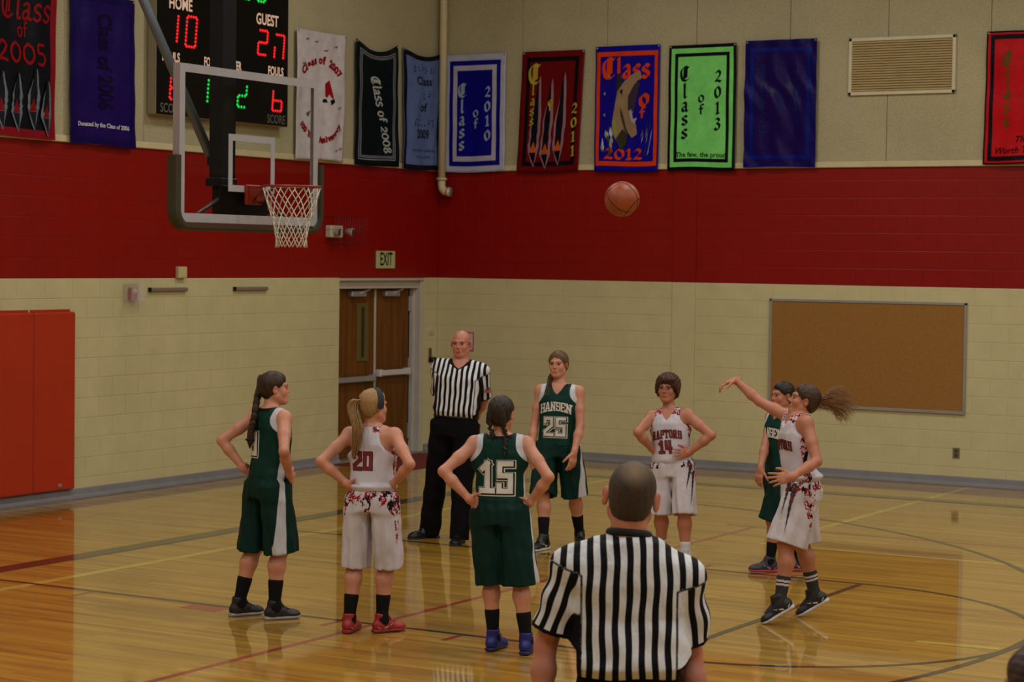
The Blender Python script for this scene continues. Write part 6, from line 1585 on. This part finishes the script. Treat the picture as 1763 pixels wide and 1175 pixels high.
# shooter
o = dict(id='sh', H=1.68, phi=264, phi_s=254, phi_h=272, pitch=14, label='girl in white shooting on tiptoe with one arm outstretched and ponytail flying', base=ground(1362, 1070)[0],
  ankles=[(1403, 1025, .16), (1343, 1036, .16)], pelvis=(1380, 830), neck=(1372, 716), head=(1384, 690), nd=.0, hd=0, sw=.150, skin=MT['skin2'],
  elbows=[(1308, 692, 1), (1407, 795, -1)], wrists=[(1266, 655, 1), (1362, 822, -1)], toes=[282, 272], pt=[32, 32], zs=(-.085, -.085),
  hands=[dict(vec=(.86, .15, -.18), nvec=(.1, 0, -1), curl=.85, fan=.25), dict(vec=(.95, .2, -.05), nvec=(0, .9, -.2), curl=.3, fan=.25)], hs=.98, leg=1.02, kneedir=[None, None], shrug=(.04, 0))
pf = build_person(o); PF['sh'] = pf; H = pf.H
hm = hairmat('brown hair', (62, 40, 28)); hair_cap(pf, hm, .012, front=(.022, .95), low=-.080)
hm2 = hairmat('flying brown hair', (134, 92, 54), .4)
p0 = H(0, -.112, .035); b_ = -pf.hf
strands(pf, hm2, [H(0, -.09, .035), p0+b_*.02, p0+b_*.09+np.array([0, 0, .035]), p0+b_*.17+np.array([0, 0, .02]), p0+b_*.25-np.array([0, 0, .02])], 230, .062, .0015, .020, 11, gather=lambda T: .10+1.25*np.clip(T*1.7, 0, 1)**1.2, seg=16)
strands(pf, hm2, [p0, p0+b_*.07+np.array([0, 0, .0]), p0+b_*.14-np.array([0, 0, .05]), p0+b_*.19-np.array([0, 0, .10])], 80, .035, .0015, .018, 12, gather=lambda T: .2+1.0*T, name='ponytail')
m_ = MB(); m_.lathe(p0, -pf.hf, [(0, -.01), (.018, -.01), (.022, 0), (.018, .01), (0, .01)], 14); m_.build('hair_tie', MT['black'], pf.root)
j = jersey(pf, wj, hem=-.0, strap=.115, racer=.09, zones=z_white, seed=21, vneck=.07, blouse=.03)
sh = shorts(pf, ws, .50, zones=z_wshort(False), seed=29, wid=.108, flare=1.12, amp=.012, dep=.128)
jnum(pf, j, 'RAPTORS', .070, -.19, False, [(num_black, .0025, 0), (num_red, 0, 0)], cond=.68, weight=.11, spacing=.08, bow=.018, name='lettering')
dn = nrm(pf.Fp*.30-pf.Rp*.95)
slash(pf, sh, -.02, .05, -.125, -.33, .014, dn, num_black, seed=4); slash(pf, sh, -.06, .04, -.14, -.20, .010, dn, num_black, seed=5); slash(pf, sh, .0, .06, -.07, -.14, .030, dn, num_red, seed=6)
for i in (0, 1): sock(pf, i, MT['sock_grey'], .16, zones=lambda t: np.where(((t > .11) & (t < .125)) | ((t > .135) & (t < .15)), .01, -.01)); shoe(pf, i, MT['shoe_black'], WHT, MT['black'], swoosh=WHT, hi=.08)
# near referee
def at_o(D): return CAM+np.array([0, 0, 0])
DN = 7.3; bp = at(1078, 1160, DN); base = np.array([bp[0], bp[1], 0.])
def gp(lat, fwd, z): 
    p = base+nrm([RGT[0], RGT[1], 0])*lat+nrm([FWD[0], FWD[1], 0])*fwd; p[2] = z; return p
def px_of(P): 
    d = P-CAM; z = d@FWD; return (881.5+FPX*(d@RGT)/z, 587.5-FPX*(d@UPV)/z)
a0, a1 = gp(.16, 0, .09), gp(-.16, .03, .09)
o = dict(id='near', H=1.80, male=True, phi=4, phi_s=2, phi_h=4, roll=-7, label='near referee with cropped hair seen from behind in a striped shirt at the lower edge', base=base,
  ankles=[(*px_of(a0), .09), (*px_of(a1), .09)], pelvis=px_of(gp(.01, 0, 1.02)), neck=(1083, 932), head=(1087, 856), nd=0, sw=.188, roll_s=-.09, shrug=(-.052, -.046), nr=.060, skin=MT['skin3'],
  elbows=[(1190, 1126, 1), (939, 1112, 1)], wrists=[px_of(gp(.26, 0, .83)) + (1,), px_of(gp(-.30, 0, .83)) + (1,)], toes=[12, -10], pt=[0, 0], hands=[dict(vec=(.2, 0, -1), curl=.6), dict(vec=(.2, 0, -1), curl=.6)], hs=1.05, head_h=.0040, body_h=.008, arm=.92)
pf = build_person(o); PF['near'] = pf; H = pf.H
bz = NT('cropped greying hair'); v = bz.coord('Object'); q = bz.n('ShaderNodeNewGeometry').outputs['Position']
thin = bz.attr('strand'); nz = bz.noise(v, 260, 3, .7); c1 = bz.ramp(nz, [(.35, rgba((38, 27, 20))), (.65, rgba((74, 54, 38)))])
bz.base(bz.mix(bz.math('MULTIPLY', thin, .75), c1, rgba((132, 104, 70)))); bz.set(Roughness=.7); bz.bump(nz, .6, .003)
def thinattr(q): return np.clip(1.1-np.sqrt(((q[:, 0]-.0)/.050)**2+((q[:, 2]-.085)/.042)**2), 0, 1)*(q[:, 1] < .02)/2.2
hair_cap(pf, bz.m, .0035, front=(.030, .9), low=-.070, noise=.0006, h=.0036, strandax=thinattr)
j = ref_shirt(pf, strip=.0455, sl=.80, wid=.067, seed=6, h=.0065, hem=.045, blouse=.030, noise=.006, vneck=.03); trousers(pf, bkp, .010)
m_ = MB(); cpts = []
for a in np.linspace(0, 2*math.pi, 37)[:-1]: cpts.append(pf.nb+pf.up*(.026-.010*math.sin(a))+pf.Rs*.067*math.cos(a)+pf.Fs*(.066*math.sin(a)-.004))
m_.tube(cpts, .0155, 8, closed=True); m_.build('collar', simple('black collar knit', (13, 13, 18), .8), pf.root)
for i in (0, 1): sock(pf, i, MT['sock'], .10); shoe(pf, i, MT['leather'], simple('black rubber sole %d' % i, (16, 16, 18), .5), MT['black'], hi=.03, s=1.12)
# spectator at the lower right corner
sp = at(1797, 1160, 4.6); base = np.array([sp[0], sp[1], 0.])
a0, a1 = gp(.10, 0, .085), gp(-.10, 0, .085)
o = dict(id='spec', H=1.62, phi=-20, phi_s=-20, phi_h=-25, label='brown haired spectator whose head just enters the lower right corner', base=base,
  ankles=[(*px_of(a0), .085), (*px_of(a1), .085)], pelvis=px_of(gp(0, 0, .86)), neck=px_of(gp(0, 0, 1.41)), head=px_of(gp(0, .01, 1.56)), nd=0, sw=.16,
  elbows=[px_of(gp(.24, 0, 1.05))+(1,), px_of(gp(-.24, 0, 1.05))+(1,)], wrists=[px_of(gp(.24, 0, .82))+(1,), px_of(gp(-.24, 0, .82))+(1,)], toes=[-15, -25], pt=[0, 0], hands=[dict(vec=(.2, 0, -1), curl=.6), dict(vec=(.2, 0, -1), curl=.6)], hs=.98)
pf = build_person(o); PF['spec'] = pf; H = pf.H
hm = hairmat('spectator brown hair', (58, 34, 28)); hair_cap(pf, hm, .014, front=(.02, .95), low=-.10)
ref = jersey(pf, clothmat('grey top', (90, 90, 100)), hem=-.06, strap=.16, seed=31, name='top'); trousers(pf, clothmat('dark jeans', (30, 36, 56)))
for i in (0, 1): shoe(pf, i, MT['shoe_black'], WHT, MT['black'])
